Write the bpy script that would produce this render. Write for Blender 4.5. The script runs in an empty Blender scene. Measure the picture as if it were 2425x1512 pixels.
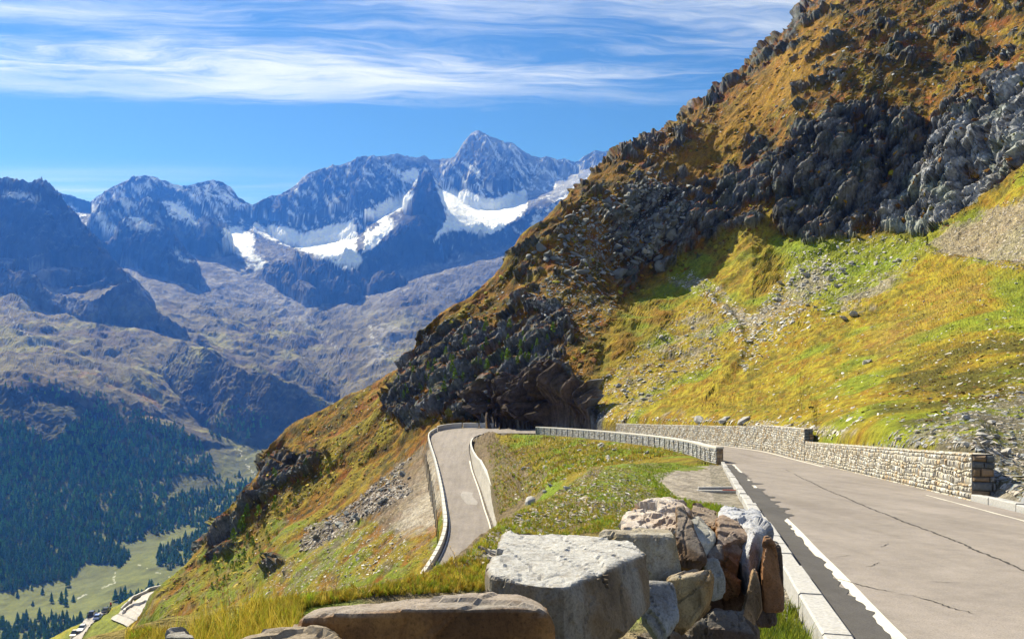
import bpy, bmesh, math, random
import numpy as np
from mathutils import Vector, Matrix

# ------------------------------------------------------------------ camera, light, exposure
sc = bpy.context.scene
F, CX, HY = 1900.0, 1212.0, 880.0        # focal length, centre column and horizon row of a 2424 x 1512 frame
cam_d = bpy.data.cameras.new('camera')
cam_d.sensor_width = 36.0
cam_d.lens = F / 2424 * 36
cam_d.shift_y = (HY - 756) / 2424
cam_d.clip_start = 0.05
cam_d.clip_end = 60000
cam = bpy.data.objects.new('camera', cam_d)
sc.collection.objects.link(cam)
cam.location = (0, 0, 0)
cam.rotation_euler = (math.radians(90), 0, 0)
sc.camera = cam

SUN_AZ, SUN_EL = math.radians(-43), math.radians(45)     # azimuth from straight ahead, to the left
sun_d = bpy.data.lights.new('sun', 'SUN')
sun_d.energy = 5.0
sun_d.angle = math.radians(0.5)
sun_d.color = (1.0, 0.95, 0.86)
sun = bpy.data.objects.new('sun', sun_d)
sc.collection.objects.link(sun)
S = Vector((math.sin(SUN_AZ) * math.cos(SUN_EL), math.cos(SUN_AZ) * math.cos(SUN_EL), math.sin(SUN_EL)))
sun.rotation_euler = (-S).to_track_quat('-Z', 'Y').to_euler()
sun.location = (0, 0, 50)

world = bpy.data.worlds.new('World')
sc.world = world
world.use_nodes = True
wt = world.node_tree
for n in list(wt.nodes): wt.nodes.remove(n)
def wn(t, **k):
    n = wt.nodes.new(t)
    for a, b in k.items(): setattr(n, a, b)
    return n
def wmath(op, a, b=None, c=None, clamp=False):
    n = wn('ShaderNodeMath', operation=op, use_clamp=clamp)
    for i, x in enumerate((a, b, c)):
        if x is None: continue
        if isinstance(x, (int, float)): n.inputs[i].default_value = x
        else: wt.links.new(x, n.inputs[i])
    return n.outputs[0]
out = wn('ShaderNodeOutputWorld'); bg = wn('ShaderNodeBackground')
sky = wn('ShaderNodeTexSky'); sky.sky_type = 'NISHITA'
sky.sun_disc = False; sky.sun_elevation = SUN_EL; sky.sun_rotation = SUN_AZ
sky.altitude = 2200; sky.air_density = 1.0; sky.dust_density = 0.4; sky.ozone_density = 2.5
hs = wn('ShaderNodeHueSaturation'); hs.inputs['Saturation'].default_value = 1.16
hs.inputs['Hue'].default_value = 0.5; hs.inputs['Value'].default_value = 1.0
wt.links.new(sky.outputs[0], hs.inputs['Color'])
tc = wn('ShaderNodeTexCoord'); sep = wn('ShaderNodeSeparateXYZ')
wt.links.new(tc.outputs['Generated'], sep.inputs[0])
dz = wmath('MAXIMUM', sep.outputs[2], 0.02)
px = wmath('DIVIDE', sep.outputs[0], dz)       # where the line of sight meets the cirrus layer
py = wmath('DIVIDE', sep.outputs[1], dz)
def wcomb(x, y, z=0.0):
    n = wn('ShaderNodeCombineXYZ')
    for i, a in enumerate((x, y, z)):
        if isinstance(a, (int, float)): n.inputs[i].default_value = a
        else: wt.links.new(a, n.inputs[i])
    return n.outputs[0]
def wnoise(vec, scale, detail=6, rough=0.6, dist=0.0, w=None):
    n = wn('ShaderNodeTexNoise'); n.inputs['Scale'].default_value = scale
    n.inputs['Detail'].default_value = detail; n.inputs['Roughness'].default_value = rough
    n.inputs['Distortion'].default_value = dist
    wt.links.new(vec, n.inputs['Vector']); return n.outputs[0]
def wramp(x, a, b):
    n = wn('ShaderNodeMapRange', interpolation_type='SMOOTHSTEP')
    wt.links.new(x, n.inputs[0]); n.inputs[1].default_value = a; n.inputs[2].default_value = b
    return n.outputs[0]
# streaks: long thin fibres, gently fanned and warped
w1_ = wnoise(wcomb(wmath('MULTIPLY', px, .8), wmath('MULTIPLY', py, 1.6), 0.0), 1.0, 4, 0.55)
warpc = wmath('MULTIPLY', wmath('SUBTRACT', w1_, 0.5), 0.55)
yy = wmath('ADD', wmath('ADD', py, wmath('MULTIPLY', px, -0.08)), warpc)
xx = wmath('ADD', px, wmath('MULTIPLY', warpc, 1.0))
st1 = wnoise(wcomb(wmath('MULTIPLY', xx, 0.55), wmath('MULTIPLY', yy, 4.2), 3.1), 1.3, 9, 0.62, 0.25)
st2 = wnoise(wcomb(wmath('ADD', wmath('MULTIPLY', xx, 1.4), wmath('MULTIPLY', py, 1.2)), wmath('MULTIPLY', yy, 9.0), 7.7), 1.7, 9, 0.7, 0.35)
base = wnoise(wcomb(wmath('MULTIPLY', px, 0.8), wmath('MULTIPLY', py, 2.0), 4.3), 1.1, 4, 0.55)
bend = wmath('ADD', wmath('ADD', py, wmath('MULTIPLY', wmath('MULTIPLY', px, px), 0.05)), wmath('ADD', wmath('MULTIPLY', wmath('SUBTRACT', st2, .5), .45), wmath('MULTIPLY', wmath('SUBTRACT', w1_, .5), .5)))
edge = wramp(bend, 3.08, 2.78)
bank = wmath('MULTIPLY', wramp(bend, 2.50, 2.80), wramp(px, 0.9, -0.9))
dens = wmath('ADD', wmath('MULTIPLY', st1, 0.62), wmath('MULTIPLY', st2, 0.42))
dens = wmath('ADD', dens, wmath('MULTIPLY', wmath('SUBTRACT', base, 0.5), 0.7))
dens = wmath('ADD', dens, wmath('MULTIPLY', bank, 0.20))
cl = wmath('MULTIPLY', wramp(dens, 0.40, 0.86), edge)
far1 = wnoise(wcomb(wmath('MULTIPLY', px, 0.25), wmath('MULTIPLY', py, 1.6), 5.5), 1.0, 7, 0.62)
farm = wmath('MULTIPLY', wmath('MULTIPLY', wramp(py, 3.7, 4.6), wramp(px, 0.2, -2.2)), wramp(far1, 0.40, 0.72))
cl = wmath('MAXIMUM', wmath('MULTIPLY', cl, 0.92), wmath('MULTIPLY', farm, 0.75))
tq = wn('ShaderNodeMix', data_type='RGBA', blend_type='MULTIPLY'); tq.inputs[0].default_value = 1.0; tq.inputs[7].default_value = (0.86, 1.0, 1.07, 1)
wt.links.new(hs.outputs[0], tq.inputs[6])
mix = wn('ShaderNodeMix', data_type='RGBA')
wt.links.new(cl, mix.inputs[0]); wt.links.new(tq.outputs[2], mix.inputs[6])
mix.inputs[7].default_value = (9.2, 9.6, 10.2, 1)
wt.links.new(mix.outputs[2], bg.inputs[0]); bg.inputs[1].default_value = 0.053
wt.links.new(bg.outputs[0], out.inputs[0])

sc.view_settings.view_transform = 'Standard'
sc.view_settings.look = 'None'
sc.view_settings.exposure = 0.95
sc.view_settings.gamma = 1.0
sc.render.engine = 'CYCLES'
sc.cycles.use_denoising = True
sc.cycles.max_bounces = 6
sc.cycles.diffuse_bounces = 1
sc.cycles.volume_bounces = 0
sc.cycles.transparent_max_bounces = 8

# ------------------------------------------------------------------ small helpers
rng = np.random.default_rng(7)
random.seed(7)
COL = sc.collection

def tag(o, label=None, cat=None, group=None, kind=None):
    if label: o['label'] = label
    if cat: o['category'] = cat
    if group: o['group'] = group
    if kind: o['kind'] = kind
    return o

def link(o, parent=None):
    COL.objects.link(o)
    if parent is not None: o.parent = parent
    return o

def np_mesh(name, verts, faces, mat=None, col=None, smooth=False, parent=None, nside=None, facecol=None):
    """verts (N,3); faces (M,k) ndarray (all the same k)"""
    me = bpy.data.meshes.new(name)
    verts = np.asarray(verts, np.float32); faces = np.asarray(faces, np.int32)
    k = faces.shape[1]
    me.vertices.add(len(verts)); me.vertices.foreach_set('co', verts.ravel())
    me.loops.add(faces.size); me.loops.foreach_set('vertex_index', faces.ravel())
    me.polygons.add(len(faces))
    me.polygons.foreach_set('loop_start', np.arange(0, faces.size, k, dtype=np.int32))
    me.polygons.foreach_set('loop_total', np.full(len(faces), k, np.int32))
    me.polygons.foreach_set('use_smooth', np.full(len(faces), smooth, bool))
    if col is not None:
        a = me.color_attributes.new('tint', 'FLOAT_COLOR', 'POINT')
        c = np.ones((len(verts), 4), np.float32); c[:, :3] = col
        a.data.foreach_set('color', c.ravel())
    if facecol is not None:
        a = me.color_attributes.new('tint', 'FLOAT_COLOR', 'CORNER')
        c = np.ones((len(faces), k, 4), np.float32); c[:, :, :3] = np.asarray(facecol)[:, None, :]
        a.data.foreach_set('color', c.ravel())
    me.update(calc_edges=True)
    if mat: me.materials.append(mat)
    o = bpy.data.objects.new(name, me)
    return link(o, parent)

def grid_faces(nr, nc):
    i = np.arange(nr * nc, dtype=np.int32).reshape(nr, nc)
    return np.stack([i[:-1, :-1], i[:-1, 1:], i[1:, 1:], i[1:, :-1]], -1).reshape(-1, 4)

def P(u, v, Y):
    """the point that lies Y metres ahead on the line of sight of frame position (u, v)"""
    return np.array([(u - CX) / F * Y, Y, -(v - HY) / F * Y])

# gradient noise
_G = rng.normal(size=(256, 3)); _G /= np.linalg.norm(_G, axis=1)[:, None]; _G = _G.astype(np.float32)
_PM = np.tile(rng.permutation(256), 3).astype(np.int32)
def perlin(p):
    p = np.asarray(p, np.float32)
    out = np.empty(len(p), np.float32)
    for a in range(0, len(p), 200000):
        q = p[a:a + 200000]
        i = np.floor(q).astype(np.int32); f = q - i
        i &= 255
        w = f * f * f * (f * (f * 6 - 15) + 10)
        r = 0
        for dx in (0, 1):
            A = _PM[(i[:, 0] + dx) & 255]; wx = w[:, 0] if dx else 1 - w[:, 0]
            for dy in (0, 1):
                B = _PM[(A + i[:, 1] + dy) & 255]; wy = w[:, 1] if dy else 1 - w[:, 1]
                for d in (0, 1):
                    g = _G[_PM[(B + i[:, 2] + d) & 255]]; wz = w[:, 2] if d else 1 - w[:, 2]
                    r = r + wx * wy * wz * (g[:, 0] * (f[:, 0] - dx) + g[:, 1] * (f[:, 1] - dy) + g[:, 2] * (f[:, 2] - d))
        out[a:a + 200000] = r
    return out * 1.5
def fbm(p, octaves=4, gain=0.5, lac=2.03, ridged=False):
    s = 0; a = 1.0; t = 0; q = np.asarray(p, np.float32).copy()
    for k in range(octaves):
        n = perlin(q + 17.3 * k)
        if ridged: n = 1 - 2 * np.abs(n)
        s = s + a * n; t += a; a *= gain; q = q * lac
    return s / t
def cells(p, seed=0, jitter=0.9):
    """nearest jittered lattice point: returns (distance, id hash in 0..255, offset vector)"""
    p = np.asarray(p, np.float32)
    D = np.empty(len(p), np.float32); H = np.empty(len(p), np.int32); O = np.empty((len(p), 3), np.float32)
    for a in range(0, len(p), 150000):
        q = p[a:a + 150000]; i = np.floor(q).astype(np.int32)
        bd = np.full(len(q), 9e9, np.float32); bh = np.zeros(len(q), np.int32); bo = np.zeros((len(q), 3), np.float32)
        for dx in (-1, 0, 1):
            for dy in (-1, 0, 1):
                for dz_ in (-1, 0, 1):
                    c = i + np.array([dx, dy, dz_], np.int32)
                    h = _PM[(_PM[(_PM[(c[:, 0] + seed) & 255] + c[:, 1]) & 255] + c[:, 2]) & 255]
                    ctr = c + 0.5 + jitter * 0.5 * _G[h]
                    o = q - ctr; d = (o * o).sum(1); m = d < bd
                    bd = np.where(m, d, bd); bh = np.where(m, h, bh); bo[m] = o[m]
        D[a:a + 150000] = np.sqrt(bd); H[a:a + 150000] = bh; O[a:a + 150000] = bo
    return D, H, O
_R = rng.random(256).astype(np.float32)

def in_poly(u, v, pts):
    pts = np.asarray(pts, float); inside = np.zeros(len(u), bool); n = len(pts); j = n - 1
    for i in range(n):
        x1, y1 = pts[i]; x2, y2 = pts[j]
        c = (y1 > v) != (y2 > v)
        with np.errstate(divide='ignore', invalid='ignore'):
            xi = (x2 - x1) * (v - y1) / (y2 - y1) + x1
        inside ^= c & (u < xi); j = i
    return inside
def smooth01(x, a, b):
    t = np.clip((x - a) / (b - a), 0, 1); return t * t * (3 - 2 * t)
def lerp(a, b, t): return a + (b - a) * t[..., None] if np.ndim(a) > np.ndim(t) or np.ndim(b) > np.ndim(t) else a + (b - a) * t

def pchip_cols(X, Yv, xq):
    """per-row monotone cubic: X, Yv (n, K) increasing X; xq (n, m) -> (n, m)"""
    h = np.diff(X, axis=1); d = np.diff(Yv, axis=1) / h
    K = X.shape[1]; m = np.zeros_like(X)
    for k in range(1, K - 1):
        d0, d1, h0, h1 = d[:, k - 1], d[:, k], h[:, k - 1], h[:, k]
        w1 = 2 * h1 + h0; w2 = h1 + 2 * h0
        ok = d0 * d1 > 0
        with np.errstate(divide='ignore', invalid='ignore'):
            mm = (w1 + w2) / (w1 / d0 + w2 / d1)
        m[:, k] = np.where(ok, mm, 0)
    m[:, 0] = d[:, 0]; m[:, -1] = d[:, -1]
    out = np.empty_like(xq)
    for r in range(len(X)):
        k = np.clip(np.searchsorted(X[r], xq[r]) - 1, 0, K - 2)
        t = np.clip((xq[r] - X[r, k]) / h[r, k], 0, 1)
        a, b = Yv[r, k], Yv[r, k + 1]; ma, mb = m[r, k] * h[r, k], m[r, k + 1] * h[r, k]
        out[r] = (2*t**3-3*t*t+1)*a + (t**3-2*t*t+t)*ma + (-2*t**3+3*t*t)*b + (t**3-t*t)*mb
    return out

def loft(curves, us, nrows, dv=1.5, dl=0.006, soft=0, hard=()):
    """curves: list of [(u, Y, v), ...] ordered away from the camera.  Returns X, Y, Z (ncol, nrows)."""
    K = len(curves)
    Yk = np.empty((len(us), K)); Vk = np.empty((len(us), K))
    for k, c in enumerate(curves):
        c = sorted(c); cu = [a[0] for a in c]
        Yk[:, k] = np.exp(np.interp(us, cu, np.log([a[1] for a in c]))); Vk[:, k] = np.interp(us, cu, [a[2] for a in c])
    for k in range(1, K): Yk[:, k] = np.maximum(Yk[:, k], Yk[:, k - 1] * 1.004)
    if soft:                                   # round the curves off along u (on a regular u axis)
        ur = np.arange(us[0], us[-1], 6.0); kw = int(soft * 2 / 6); g_ = np.exp(-.5 * (np.arange(-kw, kw + 1) * 6 / soft) ** 2); g_ /= g_.sum()
        for k in range(K):
            if k in hard: continue
            for A_, lg in ((Yk, True), (Vk, False)):
                a = np.interp(ur, us, np.log(A_[:, k]) if lg else A_[:, k]); a = np.convolve(np.pad(a, kw, 'edge'), g_, 'valid')
                a = np.interp(us, ur, a); A_[:, k] = np.exp(a) if lg else a
        for k in range(1, K): Yk[:, k] = np.maximum(Yk[:, k], Yk[:, k - 1] * 1.004)
    Zk = -(Vk - HY) / F * Yk
    M = 700
    f = np.linspace(0, 1, M)
    lY = np.log(Yk[:, :1]) + (np.log(Yk[:, -1:]) - np.log(Yk[:, :1])) * f[None, :]
    Yd = np.exp(lY)
    Zd = pchip_cols(Yk, Zk, Yd)
    Vd = HY - F * Zd / Yd
    Vc = np.clip(Vd, -150, 1700)
    ds = np.sqrt((np.diff(Vc, axis=1) / dv) ** 2 + (np.diff(lY, axis=1) / dl) ** 2)
    s = np.concatenate([np.zeros((len(us), 1)), np.cumsum(ds, axis=1)], 1)
    # even out neighbouring columns so the mesh stays regular
    s /= s[:, -1:]
    ker = np.ones(9) / 9
    sp = np.pad(s, ((4, 4), (0, 0)), 'edge')
    s = sum(sp[i:i + len(us)] for i in range(9)) / 9
    Yr = np.empty((len(us), nrows)); q = np.linspace(0, 1, nrows)
    for r in range(len(us)): Yr[r] = np.exp(np.interp(q, s[r], lY[r]))
    Zr = pchip_cols(Yk, Zk, Yr)
    Xr = (us[:, None] - CX) / F * Yr
    return Xr, Yr, Zr

# ------------------------------------------------------------------ material helpers
def new_mat(name):
    m = bpy.data.materials.new(name); m.use_nodes = True
    nt = m.node_tree; b = nt.nodes['Principled BSDF']
    b.inputs['Roughness'].default_value = 0.9
    b.inputs['Specular IOR Level'].default_value = 0.15
    return m, nt, b
def nn(nt, t, **k):
    n = nt.nodes.new(t)
    for a, b in k.items(): setattr(n, a, b)
    return n
def tex_noise(nt, vec, scale, detail=4, rough=0.6):
    n = nn(nt, 'ShaderNodeTexNoise'); n.inputs['Scale'].default_value = scale
    n.inputs['Detail'].default_value = detail; n.inputs['Roughness'].default_value = rough
    nt.links.new(vec, n.inputs['Vector']); return n
def ramp(nt, fac, stops):
    r = nn(nt, 'ShaderNodeValToRGB'); e = r.color_ramp.elements
    while len(e) > 1: e.remove(e[-1])
    e[0].position = stops[0][0]; e[0].color = (*stops[0][1], 1)
    for p_, c in stops[1:]:
        x = e.new(p_); x.color = (*c, 1)
    nt.links.new(fac, r.inputs[0]); return r.outputs[0]
def mixc(nt, fac, a, b, mode='MIX'):
    n = nn(nt, 'ShaderNodeMix', data_type='RGBA', blend_type=mode)
    for i, x in ((0, fac), (6, a), (7, b)):
        if isinstance(x, (int, float)): n.inputs[i].default_value = x
        elif isinstance(x, tuple): n.inputs[i].default_value = (*x, 1)
        else: nt.links.new(x, n.inputs[i])
    return n.outputs[2]
def bump(nt, b, height, strength=0.5, dist=0.05):
    n = nn(nt, 'ShaderNodeBump'); n.inputs['Strength'].default_value = strength
    n.inputs['Distance'].default_value = dist
    nt.links.new(height, n.inputs['Height']); nt.links.new(n.outputs[0], b.inputs['Normal'])
def pos(nt): return nn(nt, 'ShaderNodeNewGeometry').outputs['Position']
def objc(nt): return nn(nt, 'ShaderNodeTexCoord').outputs['Object']
def tint_mat(name, scale=8.0, amount=0.5, bumps=0.0, bdist=0.05, bscale=None, rough=0.9, spec=0.15, trans=0.0):
    """colour attribute 'tint' broken up by fine noise"""
    m, nt, b = new_mat(name); b.inputs['Roughness'].default_value = rough
    b.inputs['Specular IOR Level'].default_value = spec
    a = nn(nt, 'ShaderNodeAttribute', attribute_name='tint')
    n = tex_noise(nt, pos(nt), scale, 5, 0.7)
    r = ramp(nt, n.outputs[0], [(0.25, (1 - amount,) * 3), (0.5, (1, 1, 1)), (0.78, (1 + amount * 0.8,) * 3)])
    nt.links.new(mixc(nt, 1.0, a.outputs[0], r, 'MULTIPLY'), b.inputs['Base Color'])
    if bumps: bump(nt, b, tex_noise(nt, pos(nt), bscale or scale, 5, 0.7).outputs[0], bumps, bdist)
    if trans:                                   # thin leaves let light through
        tr = nn(nt, 'ShaderNodeBsdfTranslucent'); mx = nn(nt, 'ShaderNodeMixShader'); mx.inputs[0].default_value = trans
        nt.links.new(b.inputs['Base Color'].links[0].from_socket, tr.inputs[0]); nt.links.new(b.outputs[0], mx.inputs[1]); nt.links.new(tr.outputs[0], mx.inputs[2])
        nt.links.new(mx.outputs[0], nt.nodes['Material Output'].inputs[0])
    return m
def flat_mat(name, col, var=0.2, scale=6.0, rough=0.8, bumps=0.0, bdist=0.01, metal=0.0, spec=0.3, obj=False):
    m, nt, b = new_mat(name); b.inputs['Roughness'].default_value = rough; b.inputs['Metallic'].default_value = metal
    b.inputs['Specular IOR Level'].default_value = spec
    vec = objc(nt) if obj else pos(nt)
    n = tex_noise(nt, vec, scale, 5, 0.65)
    r = ramp(nt, n.outputs[0], [(0.25, tuple(c * (1 - var) for c in col)), (0.75, tuple(min(1, c * (1 + var)) for c in col))])
    nt.links.new(r, b.inputs['Base Color'])
    if bumps: bump(nt, b, n.outputs[0], bumps, bdist)
    return m
QU, QR = 2.6, 900
FU, FR, FD = 2.6, 900, 2600
# ------------------------------------------------------------------ roads: edge pairs (inner side, outer side)
ROAD_PAIRS = [
 ((-0.74, -8.5, -1.24), (5.88, -8.5, -1.24)),
 ((1.30, 0, -1.9), (7.84, 0, -1.9)), ((5.6, 18, -3.304), (12.0, 18, -3.304)), ((9.94, 36, -4.708), (16.16, 36, -4.708)),
 ((14.1, 53.5, -6.07), (20.1, 54, -6.07)), ((14.55, 58, -6.4), (21.0, 59, -6.4)), ((15.3, 68, -6.9), (21.2, 68, -6.65)),
 ((14.9, 84, -7.7), (20.2, 86, -7.6)), ((10.7, 108, -8.85), (15.6, 111, -8.8)), ((4.5, 125.5, -9.65), (7.5, 133, -9.6)),
 ((-2, 128.3, -9.8), (-1, 138.5, -9.8)), ((-5.2, 127.8, -10.0), (-8, 142.5, -9.9)), ((-6.3, 125.5, -10.6), (-12.3, 141, -10.2)),
 ((-6.6, 122.5, -11.5), (-13.9, 136, -10.9)), ((-6.2, 119, -12.6), (-13.1, 129.5, -11.9)), ((-5.5, 113, -13.9), (-11.4, 120, -13.3)),
 ((-4.2, 104, -15.2), (-9.5, 108, -14.9)), ((-3.2, 96, -16.3), (-8.1, 98, -16.2)), ((-2.2, 88, -17.4), (-7.0, 88, -17.4)),
 ((-2.2, 80, -18.5), (-7.3, 79.5, -18.5)), ((-3.2, 70, -19.5), (-8.8, 70, -19.5)), ((-9, 54, -20.8), (-13.5, 57, -20.8))]
def catmull(pts, step):
    pts = [np.array(p, float) for p in pts]
    pts = [2 * pts[0] - pts[1]] + pts + [2 * pts[-1] - pts[-2]]
    out = []
    for i in range(1, len(pts) - 2):
        a, b, c, d = pts[i - 1:i + 3]
        n = max(2, int(np.linalg.norm((c - b)[:3]) / step))
        for k in range(n):
            t = k / n
            # centripetal-like damping keeps the ribbon from overshooting at long/short joints
            m1 = (c - a) * 0.5 * min(1, 2 * np.linalg.norm((c - b)[:3]) / max(1e-6, np.linalg.norm((c - a)[:3])))
            m2 = (d - b) * 0.5 * min(1, 2 * np.linalg.norm((c - b)[:3]) / max(1e-6, np.linalg.norm((d - b)[:3])))
            out.append((2*t**3-3*t*t+1)*b + (t**3-2*t*t+t)*m1 + (-2*t**3+3*t*t)*c + (t**3-t*t)*m2)
    out.append(pts[-2]); return np.array(out)
_rp = catmull([np.concatenate([a, b]) for a, b in ROAD_PAIRS], 1.0)
ROAD_L, ROAD_R = _rp[:, :3], _rp[:, 3:]
ROAD_C = (ROAD_L + ROAD_R) / 2
ROAD_H = np.linalg.norm((ROAD_L - ROAD_R)[:, :2], axis=1) / 2
i_leg = int(np.argmin(np.abs(ROAD_C[:, 1] - 119.5) + 100 * (ROAD_C[:, 0] > -6)))      # start of the lower leg
i_far = int(np.argmin(np.linalg.norm(ROAD_L[:, :2] - np.array([4.5, 125.5]), axis=1)))

def road_near(x, y):
    """distance beyond the ribbon's edge, road height there, side (+ outer / right-hand edge)"""
    n = len(x); D = np.full(n, 1e9, np.float32); Zr = np.zeros(n, np.float32); Sd = np.zeros(n, np.float32); I = np.zeros(n, np.int32)
    for a in range(0, n, 20000):
        X = x[a:a + 20000, None]; Y = y[a:a + 20000, None]
        ax, ay = ROAD_L[None, :, 0], ROAD_L[None, :, 1]
        wx, wy = ROAD_R[None, :, 0] - ax, ROAD_R[None, :, 1] - ay
        t = ((X - ax) * wx + (Y - ay) * wy) / (wx * wx + wy * wy); tc = np.clip(t, 0, 1)
        d = np.hypot(X - ax - tc * wx, Y - ay - tc * wy); j = d.argmin(1)
        r = np.arange(len(j)); tt = tc[r, j]
        D[a:a + 20000] = d[r, j]; Zr[a:a + 20000] = ROAD_L[j, 2] * (1 - tt) + ROAD_R[j, 2] * tt
        T_ = np.gradient(ROAD_C, axis=0); tl_ = np.linalg.norm(T_[:, :2], axis=1); tx_, ty_, sl_ = T_[j, 0] / tl_[j], T_[j, 1] / tl_[j], T_[j, 2] / tl_[j]
        ex = X[:, 0] - (ax[0, j] + tt * wx[0, j]); ey = Y[:, 0] - (ay[0, j] + tt * wy[0, j])
        tg_ = np.clip(ex * tx_ + ey * ty_, -.7, .7); D[a:a + 20000] = np.sqrt(np.maximum(d[r, j] ** 2 - tg_ ** 2, 0))
        Zr[a:a + 20000] += np.clip(ex * tx_ + ey * ty_, -.8, .8) * sl_
        Sd[a:a + 20000] = t[r, j]; I[a:a + 20000] = j
    return D, Zr, Sd, I

# ------------------------------------------------------------------ near hillside: lofted through terrain lines seen from here
def pl(Y): return 1028 + 3610 / Y       # frame row of the road's plane at distance Y
RIM = [(-1200, 420, -3000), (1955, 352, 0), (1930, 350, 14), (1900, 346, 36), (1884, 342, 68), (1862, 338, 92), (1830, 334, 118), (1800, 328, 145), (1778, 322, 163),
       (1745, 316, 183), (1728, 312, 205), (1700, 306, 230), (1672, 300, 250), (1640, 294, 270), (1600, 287, 296), (1560, 281, 318), (1523, 274, 334), (1500, 270, 350), (1470, 265, 364),
       (1440, 260, 382), (1410, 254, 396), (1398, 250, 410), (1375, 245, 434), (1350, 240, 450), (1340, 237, 470), (1318, 232, 490), (1300, 228, 505), (1265, 220, 534), (1250, 217, 545),
       (1222, 212, 575), (1210, 210, 592), (1190, 206, 632), (1160, 201, 665), (1130, 197, 690), (1080, 193, 720), (1040, 190, 742), (1022, 188, 760), (1000, 187, 785), (975, 186, 815), (950, 185, 846),
       (920, 184, 870), (880, 183, 897), (840, 182, 925), (800, 181, 950), (740, 179, 986), (690, 177, 1013), (640, 175, 1048), (618, 172, 1078), (608, 170, 1125), (580, 167, 1165), (550, 164, 1190),
       (520, 161, 1222), (500, 159, 1240), (487, 158, 1290), (460, 156, 1318), (430, 154, 1345), (400, 152, 1375), (375, 150, 1397), (362, 149, 1425), (350, 150, 1480), (330, 152, 1560), (100, 175, 1900), (-150, 175, 2200), (-1200, 175, 3000)]
RIM = [r for r in RIM if not (r[0] == -1200 and r[2] == -3000)] + [(2200, 380, -180), (2424, 400, -350), (2600, 420, -500), (3600, 430, -900)]
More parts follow.
